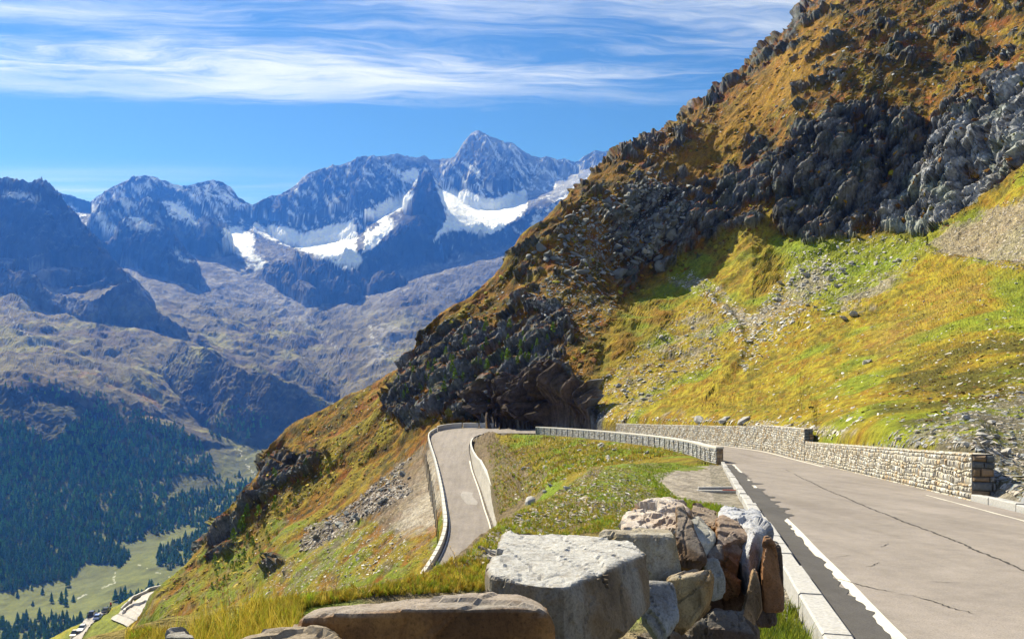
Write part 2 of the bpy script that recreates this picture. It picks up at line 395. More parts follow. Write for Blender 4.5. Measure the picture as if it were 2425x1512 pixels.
# (near row beyond the crest on the left is hidden; the curve only has to fall away)
CURVES = [
 [(-1200, 0.5, 8000), (3600, 0.5, 8000)],
 [(-1200, 1.0, 4400), (3600, 1.0, 4400)],
 [(-1200, 2.6, 2350), (200, 2.6, 2250), (1200, 3, 2160), (1900, 3, pl(3)), (2600, 2.6, pl(2.6)), (3600, 1.8, pl(1.8))],
 # crest of the near bank
 [(-1200, 4.4, 1900), (-150, 5, 1590), (100, 5.5, 1545), (370, 6, 1478), (600, 6.5, 1428), (850, 7, 1396), (1000, 8, 1362), (1070, 9, 1328), (1130, 11, 1275), (1180, 14, 1236),
  (1260, 19, 1192), (1340, 26, 1150), (1400, 34, 1110), (1480, 39, 1100), (1540, 43, 1101), (1620, 44, 1101), (1665, 44, 1103), (1700, 42, pl(42)), (1750, 27, pl(27)), (1900, 19, pl(19)), (2000, 13, pl(13)),
  (2100, 11, pl(11)), (2300, 8, pl(8)), (2424, 6.5, pl(6.5)), (2600, 5.5, pl(5.5)), (3600, 2.7, pl(2.7))],
 'NC',
 [(-1200, 12, 2600), (-150, 18, 2300), (400, 20, 1800), (600, 22, 1700), (800, 24, 1600), (1000, 26, 1500), (1100, 28, 1420), (1170, 30, 1330), (1265, 36, 1250), (1400, 44, 1150), (1480, 45, 1122), (1550, 48, 1115), (1640, 48.5, 1112),
  (1700, 45, pl(45)), (1750, 33, pl(33)), (1900, 24, pl(24)), (2000, 17, pl(17)), (2100, 14, pl(14)), (2300, 9.5, pl(9.5)), (2424, 8, pl(8)), (2600, 6.5, pl(6.5)), (3600, 3.3, pl(3.3))],
 [(-1200, 100, 2600), (-150, 110, 2100), (400, 100, 1680), (600, 95, 1560), (700, 92, 1520), (800, 88, 1480), (900, 84, 1440), (1000, 80, 1400), (1050, 78, 1350), (1100, 76, 1330), (1170, 72, 1262), (1265, 64, 1206), (1330, 60, 1166), (1400, 58, 1125), (1550, 54, 1106), (1640, 52, 1098),
  (1700, 48, pl(48)), (1750, 40, pl(40)), (1900, 30, pl(30)), (2000, 22, pl(22)), (2100, 18, pl(18)), (2300, 12, pl(12)), (2424, 10, pl(10)), (2600, 8, pl(8)), (3600, 4, pl(4))],
 # outer foot of the upper road
 [(-1200, 150, 2600), (-150, 150, 1900), (100, 150, 1700), (370, 138, 1480), (450, 135, 1430), (610, 133, 1352), (700, 133, 1290), (800, 132, 1228), (950, 129, 1130), (1010, 124, 1090), (1050, 122, 1062), (1100, 125, 1046), (1180, 127, 1034), (1265, 127, 1031), (1400, 107, 1039), (1550, 83, 1056), (1640, 67, 1076),
  (1690, 56.5, 1094), (1705, 53.5, 1096), (1750, 50, pl(50)), (1900, 40, pl(40)), (2000, 30, pl(30)), (2100, 24, pl(24)), (2300, 16, pl(16)), (2424, 14, pl(14)), (2600, 11, pl(11)), (3600, 5, pl(5))],
 # wall foot / foot of the cliffs behind the road
 [(3600, 7.6, pl(7.6)), (2600, 15.7, pl(15.7)), (2424, 19.3, pl(19.3)), (2300, 22.9, pl(22.9)), (2100, 33.2, pl(33.2)), (2000, 42.7, pl(42.7)), (1900, 59.9, 1088), (1801, 68.5, 1062), (1729, 76, 1052), (1619, 91, 1042), (1501, 106, 1032),
  (1428, 117, 1024), (1405, 120.5, 1022), (1390, 124, 1018), (1265, 138.2, 1011), (1130, 145, 1007), (1050, 144.5, 1009), (1022, 143, 1022), (1000, 143, 1042), (950, 145, 1075), (800, 150, 1140), (700, 150, 1200), (610, 148, 1276), (450, 143, 1390), (370, 142, 1440), (100, 165, 1760), (-150, 165, 2050), (-1200, 165, 2800)],
 [(3600, 8.2, 1440), (2600, 17.2, 1215), (2424, 21.0, 1180), (2380, 23.4, 1140), (2346, 24.3, 1112), (2318, 24.9, 1079), (2300, 24.9, 1075), (2100, 35.2, 1052), (1935, 56.2, 1042), (1925, 59, 1019), (1900, 62.2, 1018), (1801, 71.5, 1012), (1729, 78.5, 1010), (1619, 93, 1008), (1501, 108, 1004), (1435, 118.5, 1001),
  (1408, 122.5, 994), (1385, 127, 950), (1330, 134.5, 905), (1290, 139, 895), (1250, 143.5, 893), (1200, 147, 898), (1160, 147.5, 915), (1145, 148, 950), (1130, 147.5, 980), (1050, 147.5, 985), (1022, 147, 1003), (1000, 148, 1015), (950, 155, 1003), (800, 163, 1050), (700, 162, 1110), (610, 158, 1195), (450, 149, 1362), (370, 146, 1425), (100, 168, 1800), (-150, 168, 2100), (-1200, 168, 2850)],
 [(3600, 16, 1040), (2600, 36, 985), (2424, 42, 965), (2300, 46, 955), (2100, 62, 935), (1925, 86, 925), (1800, 99, 930), (1700, 106, 938), (1600, 116, 940), (1500, 126, 935), (1428, 134, 915), (1390, 138, 885), (1330, 145, 845), (1265, 153, 820), (1200, 157, 838), (1130, 157, 880), (1050, 161, 900),
  (950, 168, 930), (800, 172, 1000), (700, 168, 1060), (610, 163, 1155), (450, 152, 1338), (370, 147.5, 1412), (100, 170, 1830), (-150, 170, 2130), (-1200, 170, 2880)],
 [(3600, 50, 720), (2600, 78, 745), (2424, 92, 722), (2300, 100, 722), (2100, 120, 740), (1925, 135, 745), (1800, 145, 760), (1700, 150, 775), (1600, 156, 782), (1500, 160, 770), (1400, 165, 735), (1330, 170, 715), (1265, 176, 700), (1200, 180, 730), (1130, 181, 765), (1050, 178, 830),
  (950, 177, 885), (800, 177, 972), (700, 172.5, 1035), (610, 166, 1140), (450, 154, 1328), (370, 148.3, 1408), (100, 172, 1860), (-150, 172, 2160), (-1200, 172, 2920)],
 # foot of the upper crags
 [(3600, 100, 330), (2600, 135, 395), (2424, 148, 445), (2330, 158, 505), (2200, 170, 548), (2090, 178, 552), (1950, 186, 556), (1850, 190, 585), (1780, 193, 570), (1700, 196, 620), (1600, 199, 655), (1500, 200, 668), (1400, 200, 600), (1330, 200, 590), (1265, 197, 618), (1200, 194, 668),
  (1130, 190, 722), (1050, 184.5, 782), (950, 181.5, 864), (800, 179.3, 960), (700, 175, 1022), (610, 168, 1132), (450, 155.2, 1325), (370, 148.7, 1404), (100, 173, 1880), (-150, 173, 2180), (-1200, 173, 2950)],
 # head of the crags
 [(3600, 140, -50), (2600, 182, 130), (2424, 196, 190), (2330, 205, 240), (2200, 213, 275), (2090, 219, 262), (1990, 224, 245), (1900, 226, 300), (1830, 228, 380), (1780, 229, 410), (1700, 232, 430), (1600, 232, 440), (1500, 230, 450), (1450, 228, 466), (1400, 224, 478), (1330, 215, 532), (1265, 207, 576), (1200, 201, 634),
  (1130, 194, 704), (1050, 188, 757), (950, 183.5, 853), (800, 180.2, 954), (700, 176.4, 1014), (610, 169.4, 1127), (450, 155.6, 1322), (370, 149, 1402), (100, 174, 1890), (-150, 174, 2190), (-1200, 174, 2970)],
 RIM,
 [(u, y * 1.06, v + 34) for u, y, v in RIM],
 [(u, y * 1.25, v + 230) for u, y, v in RIM],
 [(u, y * 2.2, v + 900) for u, y, v in RIM]]

# steepen the spur beyond the hairpin: the same outline, met over a shorter distance
_W = [(-1200, 1), (900, 1), (980, .72), (1330, .68), (1500, .8), (1700, .86), (1800, .84), (3600, .84)]
def _sq(c, y0):
    o = []
    for u, y, v in c:
        w = float(np.interp(u, [a for a, _ in _W], [b for _, b in _W])); o.append((u, y0 + (y - y0) * w if y > y0 else y, v))
    return o
_i = CURVES.index(RIM)
RIM = _sq(RIM, 150)
CURVES[_i:] = [RIM, [(u, y * 1.06, v + 34) for u, y, v in RIM], [(u, y * 1.25, v + 230) for u, y, v in RIM], [(u, y * 2.2, v + 900) for u, y, v in RIM]]
for _k in range(_i - 4, _i): CURVES[_k] = _sq(CURVES[_k], 150)
_f = dict((u, y) for u, y, v in CURVES[_i - 2])
CURVES[_i - 1] = [(u, (np.interp(u, *zip(*sorted(_f.items()))) + (y - np.interp(u, *zip(*sorted(_f.items())))) * (.62 if u > 1400 else .8 if u > 1000 else 1)), v) for u, y, v in CURVES[_i - 1]]
_n = CURVES[3]
CURVES[CURVES.index('NC')] = [(u, y * 1.10, v + (14 if u < 1300 else 8 if u < 1500 else 2) if u < 1680 else pl(y * 1.10)) for u, y, v in _n]
us = np.unique(np.concatenate([np.linspace(-1200, -60, 40), np.arange(-60, 2490, QU), np.linspace(2490, 3600, 40)]))
NRN = QR
X, Y, Z = loft(CURVES, us, NRN, dv=1.6, dl=0.009)
nc, nr = X.shape
x, y, z = X.ravel(), Y.ravel(), Z.ravel()
U = CX + F * x / y; V = HY - F * z / y
# normals of the smooth surface
def grid_normals(X, Y, Z):
    A = np.stack([X, Y, Z], -1)
    du = np.gradient(A, axis=0); dr = np.gradient(A, axis=1)
    n = np.cross(du, dr); n /= np.linalg.norm(n, axis=-1, keepdims=True) + 1e-9
    n[n[..., 2] < 0] *= -1
    return n
N0 = grid_normals(X, Y, Z).reshape(-1, 3)
Pn = np.stack([x, y, z], 1).astype(np.float32)

# --- where each kind of ground lies, as outlines on the slope with ragged edges
w1 = fbm(Pn * 0.09, 4); w2 = fbm(Pn * 0.09 + 50, 4)
wob = np.clip(y / 60, 0.2, 1)
Uw = U + 34 * w1 * wob; Vw = V + 34 * w2 * wob
def zone(pts, soft=15.0):
    pa = np.array(pts, float); lo, hi = pa.min(0) - 70, pa.max(0) + 70; r = np.zeros(len(U), np.float32)
    k = np.where((U > lo[0]) & (U < hi[0]) & (V > lo[1]) & (V < hi[1]))[0]
    for dx, dy in ((0, 0), (1, .3), (-1, -.3), (.3, -1), (-.3, 1), (.6, .7), (-.6, -.7)):
        r[k] += in_poly(Uw[k] + dx * soft, Vw[k] + dy * soft, pts)
    return r / 7
near_m = y < 5.2 * 9   # this side of the bank crest
mid = y > 48
# distance to the far side of N crest: used to tell the near bank from what lies behind it
Ncr = np.interp(U, [a[0] for a in sorted(CURVES[3])], [a[1] for a in sorted(CURVES[3])])
front = y < Ncr * 1.15
n_big = fbm(Pn * 0.035, 4); n_med = fbm(Pn * 0.16 + 9, 4); n_fine = fbm(Pn * 0.7 + 3, 3)
_d = np.array([.62, .18, .76]); _d /= np.linalg.norm(_d); _e1 = np.cross(_d, [0, 1, 0]); _e1 /= np.linalg.norm(_e1); _e2 = np.cross(_d, _e1)
strata = Pn @ np.stack([_e1 * .8, _e2 * .8, _d * .25], 1).astype(np.float32)      # long along the dip, up to the right
n_str = fbm(strata * np.array([0.42, 0.3, 0.5], np.float32) + 31, 5)
n_str2 = fbm(strata * np.array([1.3, 1.0, 1.2], np.float32) + 71, 4)

rock = np.zeros(len(x), np.float32)
def add(m, w): 
    global rock
    rock = np.maximum(rock, m * w)
add(zone([(1850, 575), (1825, 500), (1850, 380), (1880, 290), (1990, 232), (2090, 232), (2200, 290), (2300, 250), (2440, 150), (2700, 60), (2700, 330), (2440, 398), (2345, 470), (2250, 545), (2190, 555), (2090, 540), (2000, 545), (1930, 568), (1870, 575)]), 0.92)
add(zone([(1700, 590), (1640, 560), (1660, 460), (1720, 370), (1790, 300), (1850, 280), (1860, 400), (1800, 500), (1790, 540)]), 0.72)
add(zone([(1480, 700), (1440, 660), (1400, 560), (1480, 480), (1560, 420), (1680, 380), (1660, 520), (1650, 610), (1560, 650)]), 0.62)
add(zone([(1345, 470), (1440, 385), (1560, 330), (1600, 400), (1500, 470), (1420, 560), (1340, 600), (1280, 560)]), 0.46)
add(zone([(950, 860), (1010, 790), (1100, 770), (1190, 745), (1260, 700), (1330, 720), (1370, 790), (1330, 880), (1385, 930), (1400, 1006), (1130, 1006), (1060, 998), (1000, 1005), (960, 1030), (915, 975), (935, 920)]), 0.78)
add(in_poly(U, V + 6 * w2, [(1140, 1035), (1140, 985), (1150, 940), (1180, 905), (1260, 885), (1330, 893), (1375, 925), (1398, 960), (1402, 1035)]).astype(np.float32), 1.5)
add(zone([(1140, 1030), (1135, 950), (1170, 905), (1260, 885), (1330, 895), (1395, 940), (1425, 1000), (1400, 1030)]), 1.3)
add(zone([(612, 1130), (615, 1070), (690, 1055), (740, 1090), (720, 1130), (660, 1160), (600, 1200), (560, 1230), (560, 1180)]), 0.62)
add(zone([(480, 1310), (490, 1250), (560, 1200), (580, 1240), (550, 1300), (500, 1340)]), 0.75)
add(zone([(575, 1290), (610, 1200), (650, 1180), (640, 1250), (600, 1310)]), 0.55)
add(zone([(640, 1400), (650, 1290), (690, 1290), (690, 1380)]), 0.45)
add(zone([(700, 1110), (740, 1070), (780, 1090), (740, 1140)]), 0.5)
add(zone([(1870, 290), (1900, 90), (2050, -40), (2700, -40), (2700, 120), (2440, 180), (2200, 290), (2080, 230), (1980, 230)]), 0.34)
add(zone([(1400, 640), (1380, 560), (1260, 560), (1180, 650), (1240, 700), (1400, 700)]), 0.38)
_rv = np.interp(U, [a[0] for a in sorted(RIM)], [a[2] for a in sorted(RIM)])
add(((V - _rv) < 30 + 25 * w1) & (U > 1330) & (U < 1960) & (y > 150), .50); add(((V - _rv) < 60 + 40 * w1) & (U > 1340) & (U < 1640) & (y > 150), .46)
rock_base = rock.copy()
# outcrops break through where the noise is high
thr = 1.04 - rock
r_noise = 0.5 + 0.5 * (0.8 * n_str + 0.6 * n_med + 0.6 * n_big + 0.2 * n_str2) * 1.9
rockm = smooth01(r_noise, thr - 0.10, thr + 0.10) * (rock > 0)
rockm[front] = 0
rockm[(U > 1060) & (U < 1430) & (V > 985) & (y < np.interp(U, [1060, 1130, 1265, 1390, 1430], [140, 141, 131, 119, 114]))] = 0

road_d, road_z, road_s, road_i = (np.full(len(x), 99, np.float32), np.zeros(len(x), np.float32), np.zeros(len(x), np.float32), np.zeros(len(x), np.int32))
mk = (y < 160) & (x > -30) & (x < 45)
a_, b_, c_, d_ = road_near(x[mk].astype(np.float32), y[mk].astype(np.float32))
road_d[mk], road_z[mk], road_s[mk], road_i[mk] = a_, b_, c_, d_
corr = smooth01(road_d, 0.6, 4.0)           # 0 on and beside the road

# --- relief
amp = np.clip((y - 6) / 120, 0.02, 1.0)
disp = (n_big * 3.2 * smooth01(y, 60, 170) + n_str * 1.3 * amp + n_med * 0.36 * amp + n_fine * 0.16 * np.clip(y / 60, .12, 1)) * corr
lay0 = in_poly(U, V, [(1535, 1122), (1600, 1104), (1690, 1096), (1722, 1094), (1840, 1235), (1790, 1226), (1700, 1194), (1600, 1176), (1550, 1150)]) & (y < 50)
disp *= np.where(lay0, .05, 1)
disp += 0.20 * np.abs(fbm(Pn * 1.1 + 11, 3)) * smooth01(y, 45, 80) * corr * (1 - rockm)
disp += 0.035 * fbm(Pn * 3.2, 3) * front * corr
m = rockm > 0.02
_cz = in_poly(U, V, [(1150, 1015), (1140, 950), (1170, 900), (1260, 880), (1330, 895), (1420, 950), (1425, 1012)])[m]
q = np.where(_cz[:, None], Pn[m] * np.array([.9, .8, .35], np.float32), strata[m])
D0, H0, O0 = cells(q * np.array([.17, .14, .26], np.float32), 47); tilt0 = (O0 * _G[(H0 * 3 + 1) & 255]).sum(1)
qw = q + .45 * np.stack([fbm(q * .35 + 5, 3), fbm(q * .35 + 25, 3), fbm(q * .35 + 45, 3)], 1)
D1, H1, O1 = cells(qw * np.array([.42, .34, .60], np.float32), 3); tilt1 = (O1 * _G[(H1 * 7 + 5) & 255]).sum(1)
D2, H2, O2 = cells(qw * np.array([1.15, 1.0, 1.7], np.float32), 91); tilt2 = (O2 * _G[(H2 * 5 + 9) & 255]).sum(1)
rd = (.55 - D0) * 4.2 + (_R[H0] - .5) * 1.2 + tilt0 * 1.6 + (.55 - D1) * 3.4 + tilt1 * 2.3 + (_R[H1] - .5) * .7 + (.5 - D2) * .7 + tilt2 * .95 + (_R[H2] - .5) * .25 + 2.4 * fbm(q * 0.12 + 8, 4, ridged=True) + 0.12 * fbm(Pn[m] * 2.2, 3, ridged=True)
D3, H3, O3 = cells(qw * np.array([2.9, 2.6, 3.6], np.float32), 17); rd += (.5 - D3) * .2 + (O3 * _G[(H3 * 5 + 9) & 255]).sum(1) * .22
rd = np.where(_cz, rd * .85, rd)
ram = np.zeros(len(x), np.float32); ram[m] = rd
disp += ram * rockm * (0.72 + 0.5 * smooth01(rock_base, 0.7, 1.0)) * smooth01(y, 60, 110) * np.where(in_poly(U, V, [(1130, 1040), (1140, 900), (1330, 880), (1410, 950), (1412, 1040)]) & (road_s > .5) & (y > 120), smooth01(road_d, .3, 1.2) * 1.25, smooth01(road_d, 1.2, 5.0))
dirn = N0.copy().astype(np.float32)
dirn[:, 2] *= 0.75
# ridge lines across the meadow (old moraine and terrace edges)
def ridge_line(pts, width, h, sharp=1.0):
    global disp
    pts = np.array(pts, float); best = np.full(len(U), 1e9); side = np.zeros(len(U))
    sel = (U > pts[:, 0].min() - 120) & (U < pts[:, 0].max() + 120) & (V > pts[:, 1].min() - 120) & (V < pts[:, 1].max() + 120) & mid
    uu, vv = U[sel], V[sel]; bb = np.full(len(uu), 1e9); ss = np.zeros(len(uu))
    for (x0, y0), (x1, y1) in zip(pts[:-1], pts[1:]):
        L2 = (x1 - x0) ** 2 + (y1 - y0) ** 2
        t = np.clip(((uu - x0) * (x1 - x0) + (vv - y0) * (y1 - y0)) / L2, 0, 1)
        dx, dy = uu - x0 - t * (x1 - x0), vv - y0 - t * (y1 - y0)
        d = np.hypot(dx, dy); s = np.sign((x1 - x0) * dy - (y1 - y0) * dx); k = d < bb
        bb[k] = d[k]; ss[k] = s[k]
    a = np.exp(-(bb / width) ** 2) * h; b = np.where(ss > 0, np.exp(-bb / (width * 2.6)), np.exp(-(bb / (width * 0.55)) ** 2)) * h * sharp
    disp[sel] += np.where(sharp > 0, b, a)
ridge_line([(1570, 668), (1620, 676), (1680, 700), (1720, 730), (1750, 775), (1765, 820), (1745, 870), (1700, 915)], 14, .9)
ridge_line([(2180, 590), (2230, 615), (2320, 632), (2424, 650)], 18, 1.3)
ridge_line([(2160, 600), (2240, 545), (2330, 480), (2424, 415), (2600, 300)], 20, 2.2)
x2 = x + dirn[:, 0] * disp; y2 = y + dirn[:, 1] * disp; z2 = z + dirn[:, 2] * disp
# keep the skyline where it was seen
# --- the road's bench
cut = np.where(road_s > 0.5, 1.0, 1.0)
plane_z = road_z - 0.10
isleg = road_i > i_leg - 14
bl = np.where(isleg, smooth01(road_d, 0.35, 1.15), smooth01(road_d, 0.45, 1.3))
up_in = (~isleg) & (road_s < 0.5) & (y > 57)            # outer foot of the upper parapet
bl = np.where((~isleg) & (road_s > .5) & (y > 113), smooth01(road_d, .15, .55), bl)
bl = np.where(up_in, smooth01(road_d, 0.35, 1.8), bl)
bl = np.where((y < 52) & (road_s < 0.5), smooth01(road_d, 0.3, 4.0), bl)
z2 = plane_z + (z2 - plane_z) * bl
# banks beside the lower leg: outer face falls 3 m, inner face stands 1.9 m
leg_out = (road_i > i_leg - 6) & (road_s > 0.5) & (road_d < 26) & (road_d > 0.35) & (y < 133)
h_out = np.interp(road_i, [i_leg - 14, i_leg + 6, len(ROAD_C) - 8], [1.6, 3.6, 2.6])
zmax_out = road_z - h_out - 0.55 * np.clip(road_d - 1.3, 0, 30)
k = leg_out & (road_d > 1.1)
z2[k] = np.where(z2[k] > zmax_out[k], zmax_out[k] + 0.12 * n_med[k], z2[k])
leg_in = isleg & (road_s < 0.5) & (road_d > 0.9) & (road_d < 14) & (road_i < len(ROAD_C) - 6)
zmin_in = road_z + np.interp(road_i, [i_leg - 12, i_leg - 4, i_leg + 30, len(ROAD_C)], [0.2, 1.0, 2.0, 1.6]) + 0.35 * np.clip(road_d - 1, 0, 5)
t = smooth01(road_d, 0.9, 1.15) * (1 - smooth01(road_d, 4, 13))
z2[leg_in] = (z2 + (np.maximum(z2, zmin_in) - z2) * t)[leg_in]
zc = zmin_in + 1.4
hh = leg_in & (road_d < 3)
z2[hh] = np.minimum(z2, zc)[hh]

# --- colour of the ground
def C(r, g, b): return np.array([r, g, b], np.float32)
orange = C(.250, .118, .012); rust = C(.235, .062, .012); yellow = C(.35, .285, .022); lime = C(.20, .27, .018); olive = C(.070, .066, .012)
brown = C(.13, .075, .025); soil = C(.20, .15, .10); gravel = C(.40, .355, .29); dgrass = C(.055, .07, .010)
col = np.empty((len(x), 3), np.float32); col[:] = orange
def paint(c, w):
    global col
    w = np.clip(w, 0, 1).astype(np.float32)[:, None]
    col = col * (1 - w) + c * w
nz = 0.5 + 0.5 * n_med * 1.8; ns = 0.5 + 0.5 * n_str * 1.8; ns2 = 0.5 + 0.5 * n_str2 * 1.8; nf = 0.5 + 0.5 * n_fine * 1.8
fine2 = 0.5 + 0.9 * fbm(Pn * 1.9 + 41, 3)
paint(yellow * 0.85, smooth01(ns, .42, .75) * .65)
paint(rust, smooth01(fbm(Pn * .22 + 77, 3) * .9 + .5, .55, .8) * .75)
paint(olive, smooth01(nz * .4 + ns2 * .3 + nf * .3, .46, .62) * .85)
paint(C(.045, .04, .015), smooth01(0.5 + .9 * fbm(Pn * .45 + 91, 4), .52, .7) * .7)
meadow = zone([(1385, 1010), (1400, 960), (1380, 930), (1420, 880), (1420, 830), (1480, 720), (1560, 650), (1700, 590), (1790, 520), (1850, 575), (2000, 560), (2200, 555), (2345, 475), (2440, 410), (2700, 300), (2700, 1250), (2100, 1100), (1400, 1030)])
paint(yellow, meadow * (.45 + .55 * smooth01(ns, .25, .55)))
paint(orange * 1.05, meadow * smooth01(ns2 * .6 + ns * .4, .50, .68) * .75); paint(olive * 1.6, meadow * smooth01(nf * .5 + nz * .5, .52, .7) * .5)
paint(lime, meadow * smooth01(0.5 + .9 * fbm(Pn * .07 + 13, 3), .52, .75) * .75)
g1 = zone([(1850, 640), (1870, 580), (2090, 560), (2220, 560), (2240, 590), (2150, 640), (1980, 720), (1880, 700)])
paint(lime, g1 * .7)
o1 = zone([(1400, 860), (1500, 760), (1560, 690), (1640, 690), (1560, 780), (1450, 890)])
paint(orange, o1 * .7 * smooth01(ns, .35, .6))
paint(C(.30, .17, .06), zone([(2040, 810), (2140, 750), (2350, 640), (2375, 655), (2180, 780), (2070, 850)], 24) * .55 * smooth01(ns, .25, .6))
paint(olive * 1.25, zone([(2050, 950), (2150, 850), (2350, 800), (2600, 760), (2600, 1150), (2150, 1050)]) * smooth01(nz, .35, .6) * .8)
paint(lime * .8, zone([(2350, 660), (2600, 660), (2600, 740), (2400, 745), (2340, 700)]) * .8)
# upper left shoulder is a golden sweep
paint(C(.36, .19, .012), zone([(1740, 260), (1900, 80), (1990, 20), (1960, 160), (1800, 300), (1640, 420), (1540, 440), (1600, 380)]) * .65)
# left spur flank
paint(yellow * .8, zone([(760, 1080), (900, 920), (960, 990), (900, 1090), (700, 1290), (600, 1400), (560, 1500), (450, 1500), (640, 1250)]) * smooth01(ns, .4, .65) * .7)
low = (V > 1230) & (U < 1060) & mid
paint(yellow * .75, low * smooth01(ns, .3, .6) * .8); paint(lime * .8, low * smooth01(nz, .42, .62) * .8); paint(soil, low * smooth01(nf, .55, .75) * .6)
bank = mid & (U > 1110) & (U < 1720) & (V > 1020) & (road_d > 0.5) & ~((V < 1060) & (y > 132))
paint(C(.26, .20, .02), bank * 1.0); paint(lime * .9, bank * smooth01(nz, .42, .62)); paint(brown, bank * smooth01(ns, .52, .75) * .8)
soilb = mid & (road_d < 5.0 + 3 * n_med) & isleg & (road_s < .5)
paint(soil, soilb * .85)
# scree
scree = np.zeros(len(x), np.float32)
def sc_zone(pts, w):
    global scree
    scree = np.maximum(scree, zone(pts) * w)
sc_zone([(700, 1310), (720, 1250), (800, 1210), (900, 1140), (1010, 1050), (1030, 1060), (1040, 1120), (960, 1180), (850, 1230), (760, 1290)], 1.0)
sc_zone([(900, 1270), (880, 1230), (950, 1150), (1035, 1090), (1055, 1190), (1030, 1220), (960, 1270)], 1.0)
sc_zone([(650, 1330), (760, 1270), (900, 1230), (960, 1250), (900, 1290), (720, 1400), (600, 1440)], .42)
sc_zone([(1570, 660), (1640, 640), (1720, 700), (1780, 750), (1850, 660), (1940, 620), (1980, 660), (1880, 740), (1800, 790), (1770, 800), (1740, 760), (1690, 712)], .62)
sc_zone([(1420, 930), (1500, 820), (1680, 720), (1740, 790), (1700, 860), (1560, 930), (1480, 1010), (1390, 1010)], .42)
sc_zone([(1960, 700), (2100, 640), (2170, 640), (2080, 700), (1990, 740)], .8)
sc_zone([(2175, 590), (2260, 540), (2340, 500), (2700, 400), (2700, 680), (2424, 640), (2250, 612)], .9)
sc_zone([(2050, 1090), (2150, 1020), (2330, 950), (2480, 900), (2700, 900), (2700, 1300), (2424, 1220), (2330, 1110), (2200, 1070)], .62)
sc_zone([(1550, 1000), (1400, 1000), (1420, 985), (1600, 990), (2060, 1010), (2050, 1030)], .8)
sc_zone([(1400, 480), (1560, 440), (1600, 520), (1500, 600), (1400, 640), (1340, 560)], .5)
scm = smooth01(0.5 + .8 * (0.5 * n_med + 0.5 * n_str2 + .3 * n_fine), .92 - scree, 1.12 - scree) * (scree > 0)
scc = np.where((U < 1060)[:, None] & (V > 1000)[:, None], C(.20, .155, .115), C(.30, .25, .18))
scc = np.where((U[:, None] > 2050) & (V[:, None] > 900), C(.19, .165, .12), scc)
paint(scc * (0.6 + .8 * fine2[:, None]), scm * .8)
grv = zone([(925, 1275), (950, 1200), (985, 1140), (1015, 1075), (1030, 1070), (1045, 1160), (1062, 1190), (1055, 1215), (1000, 1240), (960, 1262)]) * mid
paint(C(.42, .37, .30), grv * (.55 + .45 * smooth01(ns2, .3, .6)))
scm = scm * (1 - grv * .8)
# rock colour: blue-grey slate, greenish lichen, ochre in the cut below the crags
rc = C(.155, .158, .165) * (0.55 + 0.9 * np.clip(fine2, 0, 1))[:, None]
hh_ = np.zeros(len(x), np.float32); hh_[m] = _R[H1]
rc = rc * (0.65 + .6 * hh_[:, None])
crv = np.zeros(len(x), np.float32); crv[m] = np.clip(D1 * 1.2 - .35, 0, 1) * .6 + np.clip(D2 * 1.2 - .4, 0, 1) * .4
rc = rc * (1 - .55 * smooth01(crv, .1, .5))[:, None]      # darker towards the joints between blocks
rc = rc * (1 - (smooth01(nz, .5, .7) * .5)[:, None]) + C(.135, .155, .12) * (smooth01(nz, .5, .7) * .5)[:, None]
light_rock = zone([(2080, 560), (2100, 450), (2200, 330), (2330, 260), (2440, 180), (2700, 100), (2700, 330), (2440, 400), (2340, 480), (2200, 560)])
rc = rc * (1 + 1.35 * light_rock[:, None])
cutr = in_poly(U, V + 6 * w2, [(1150, 1010), (1140, 950), (1170, 905), (1260, 885), (1330, 893), (1375, 925), (1400, 960), (1402, 1035), (1150, 1035)]).astype(np.float32)
rc = rc * (1 - .8 * cutr[:, None]) + C(.105, .068, .045) * (.6 + .7 * fine2[:, None]) * .8 * cutr[:, None]
col = col * (1 - (rockm[:, None] ** .7)) + rc * (rockm[:, None] ** .7)
# turf caught on the ledges: displaced rock that lies flat carries grass and heath
_N1 = grid_normals(x2.reshape(nc, nr), y2.reshape(nc, nr), z2.reshape(nc, nr)).reshape(-1, 3)
ledge_t = (smooth01(_N1[:, 2] + .10 * n_fine, .66, .84) * (1 - .75 * np.clip(light_rock, 0, 1)) * (1 - cutr))[:, None] * rockm[:, None]
tc_ = orange * .8 + (rust - orange * .8) * smooth01(nz, .45, .6)[:, None]; tc_ = tc_ + (olive - tc_) * smooth01(ns2, .45, .6)[:, None]
col = col * (1 - ledge_t * .85) + tc_ * ledge_t * .85
# near bank
fr = front & (road_d > 0.2)
ftint = np.empty_like(col); ftint[:] = C(.24, .185, .05)
a = smooth01(0.5 + .9 * fbm(Pn * .8 + 5, 3), .4, .62)[:, None]; ftint = ftint * (1 - a) + C(.17, .24, .02) * a
b = smooth01(0.5 + .9 * fbm(Pn * .45 + 15, 3), .42, .6)[:, None]; ftint = ftint * (1 - b * .9) + soil * 1.15 * b * .9
fw = fr.astype(np.float32)[:, None]
col = col * (1 - fw) + ftint * fw
lay = in_poly(U + 8 * n_fine, V + 4 * n_fine, [(1545, 1120), (1600, 1108), (1690, 1100), (1716, 1098), (1760, 1150), (1830, 1225), (1790, 1222), (1700, 1190), (1600, 1172), (1560, 1145)]) & front & (y > 12)
layf = lay.astype(np.float32)[:, None]
col = col * (1 - layf) + C(.42, .37, .31) * (.8 + .3 * fine2[:, None]) * layf
lip = in_poly(U, V + 4 * n_med, [(1390, 1150), (1440, 1100), (1500, 1090), (1700, 1092), (1690, 1100), (1610, 1108), (1540, 1122), (1560, 1150), (1600, 1178), (1740, 1200), (1720, 1230), (1560, 1210), (1450, 1160)]) & front & ~lay
lf = lip.astype(np.float32)[:, None] * .75 * (0.4 + .6 * smooth01(nf, .3, .6))[:, None]
col = col * (1 - lf) + C(.20, .29, .02) * lf
under = (road_d < 0.3)[:, None]
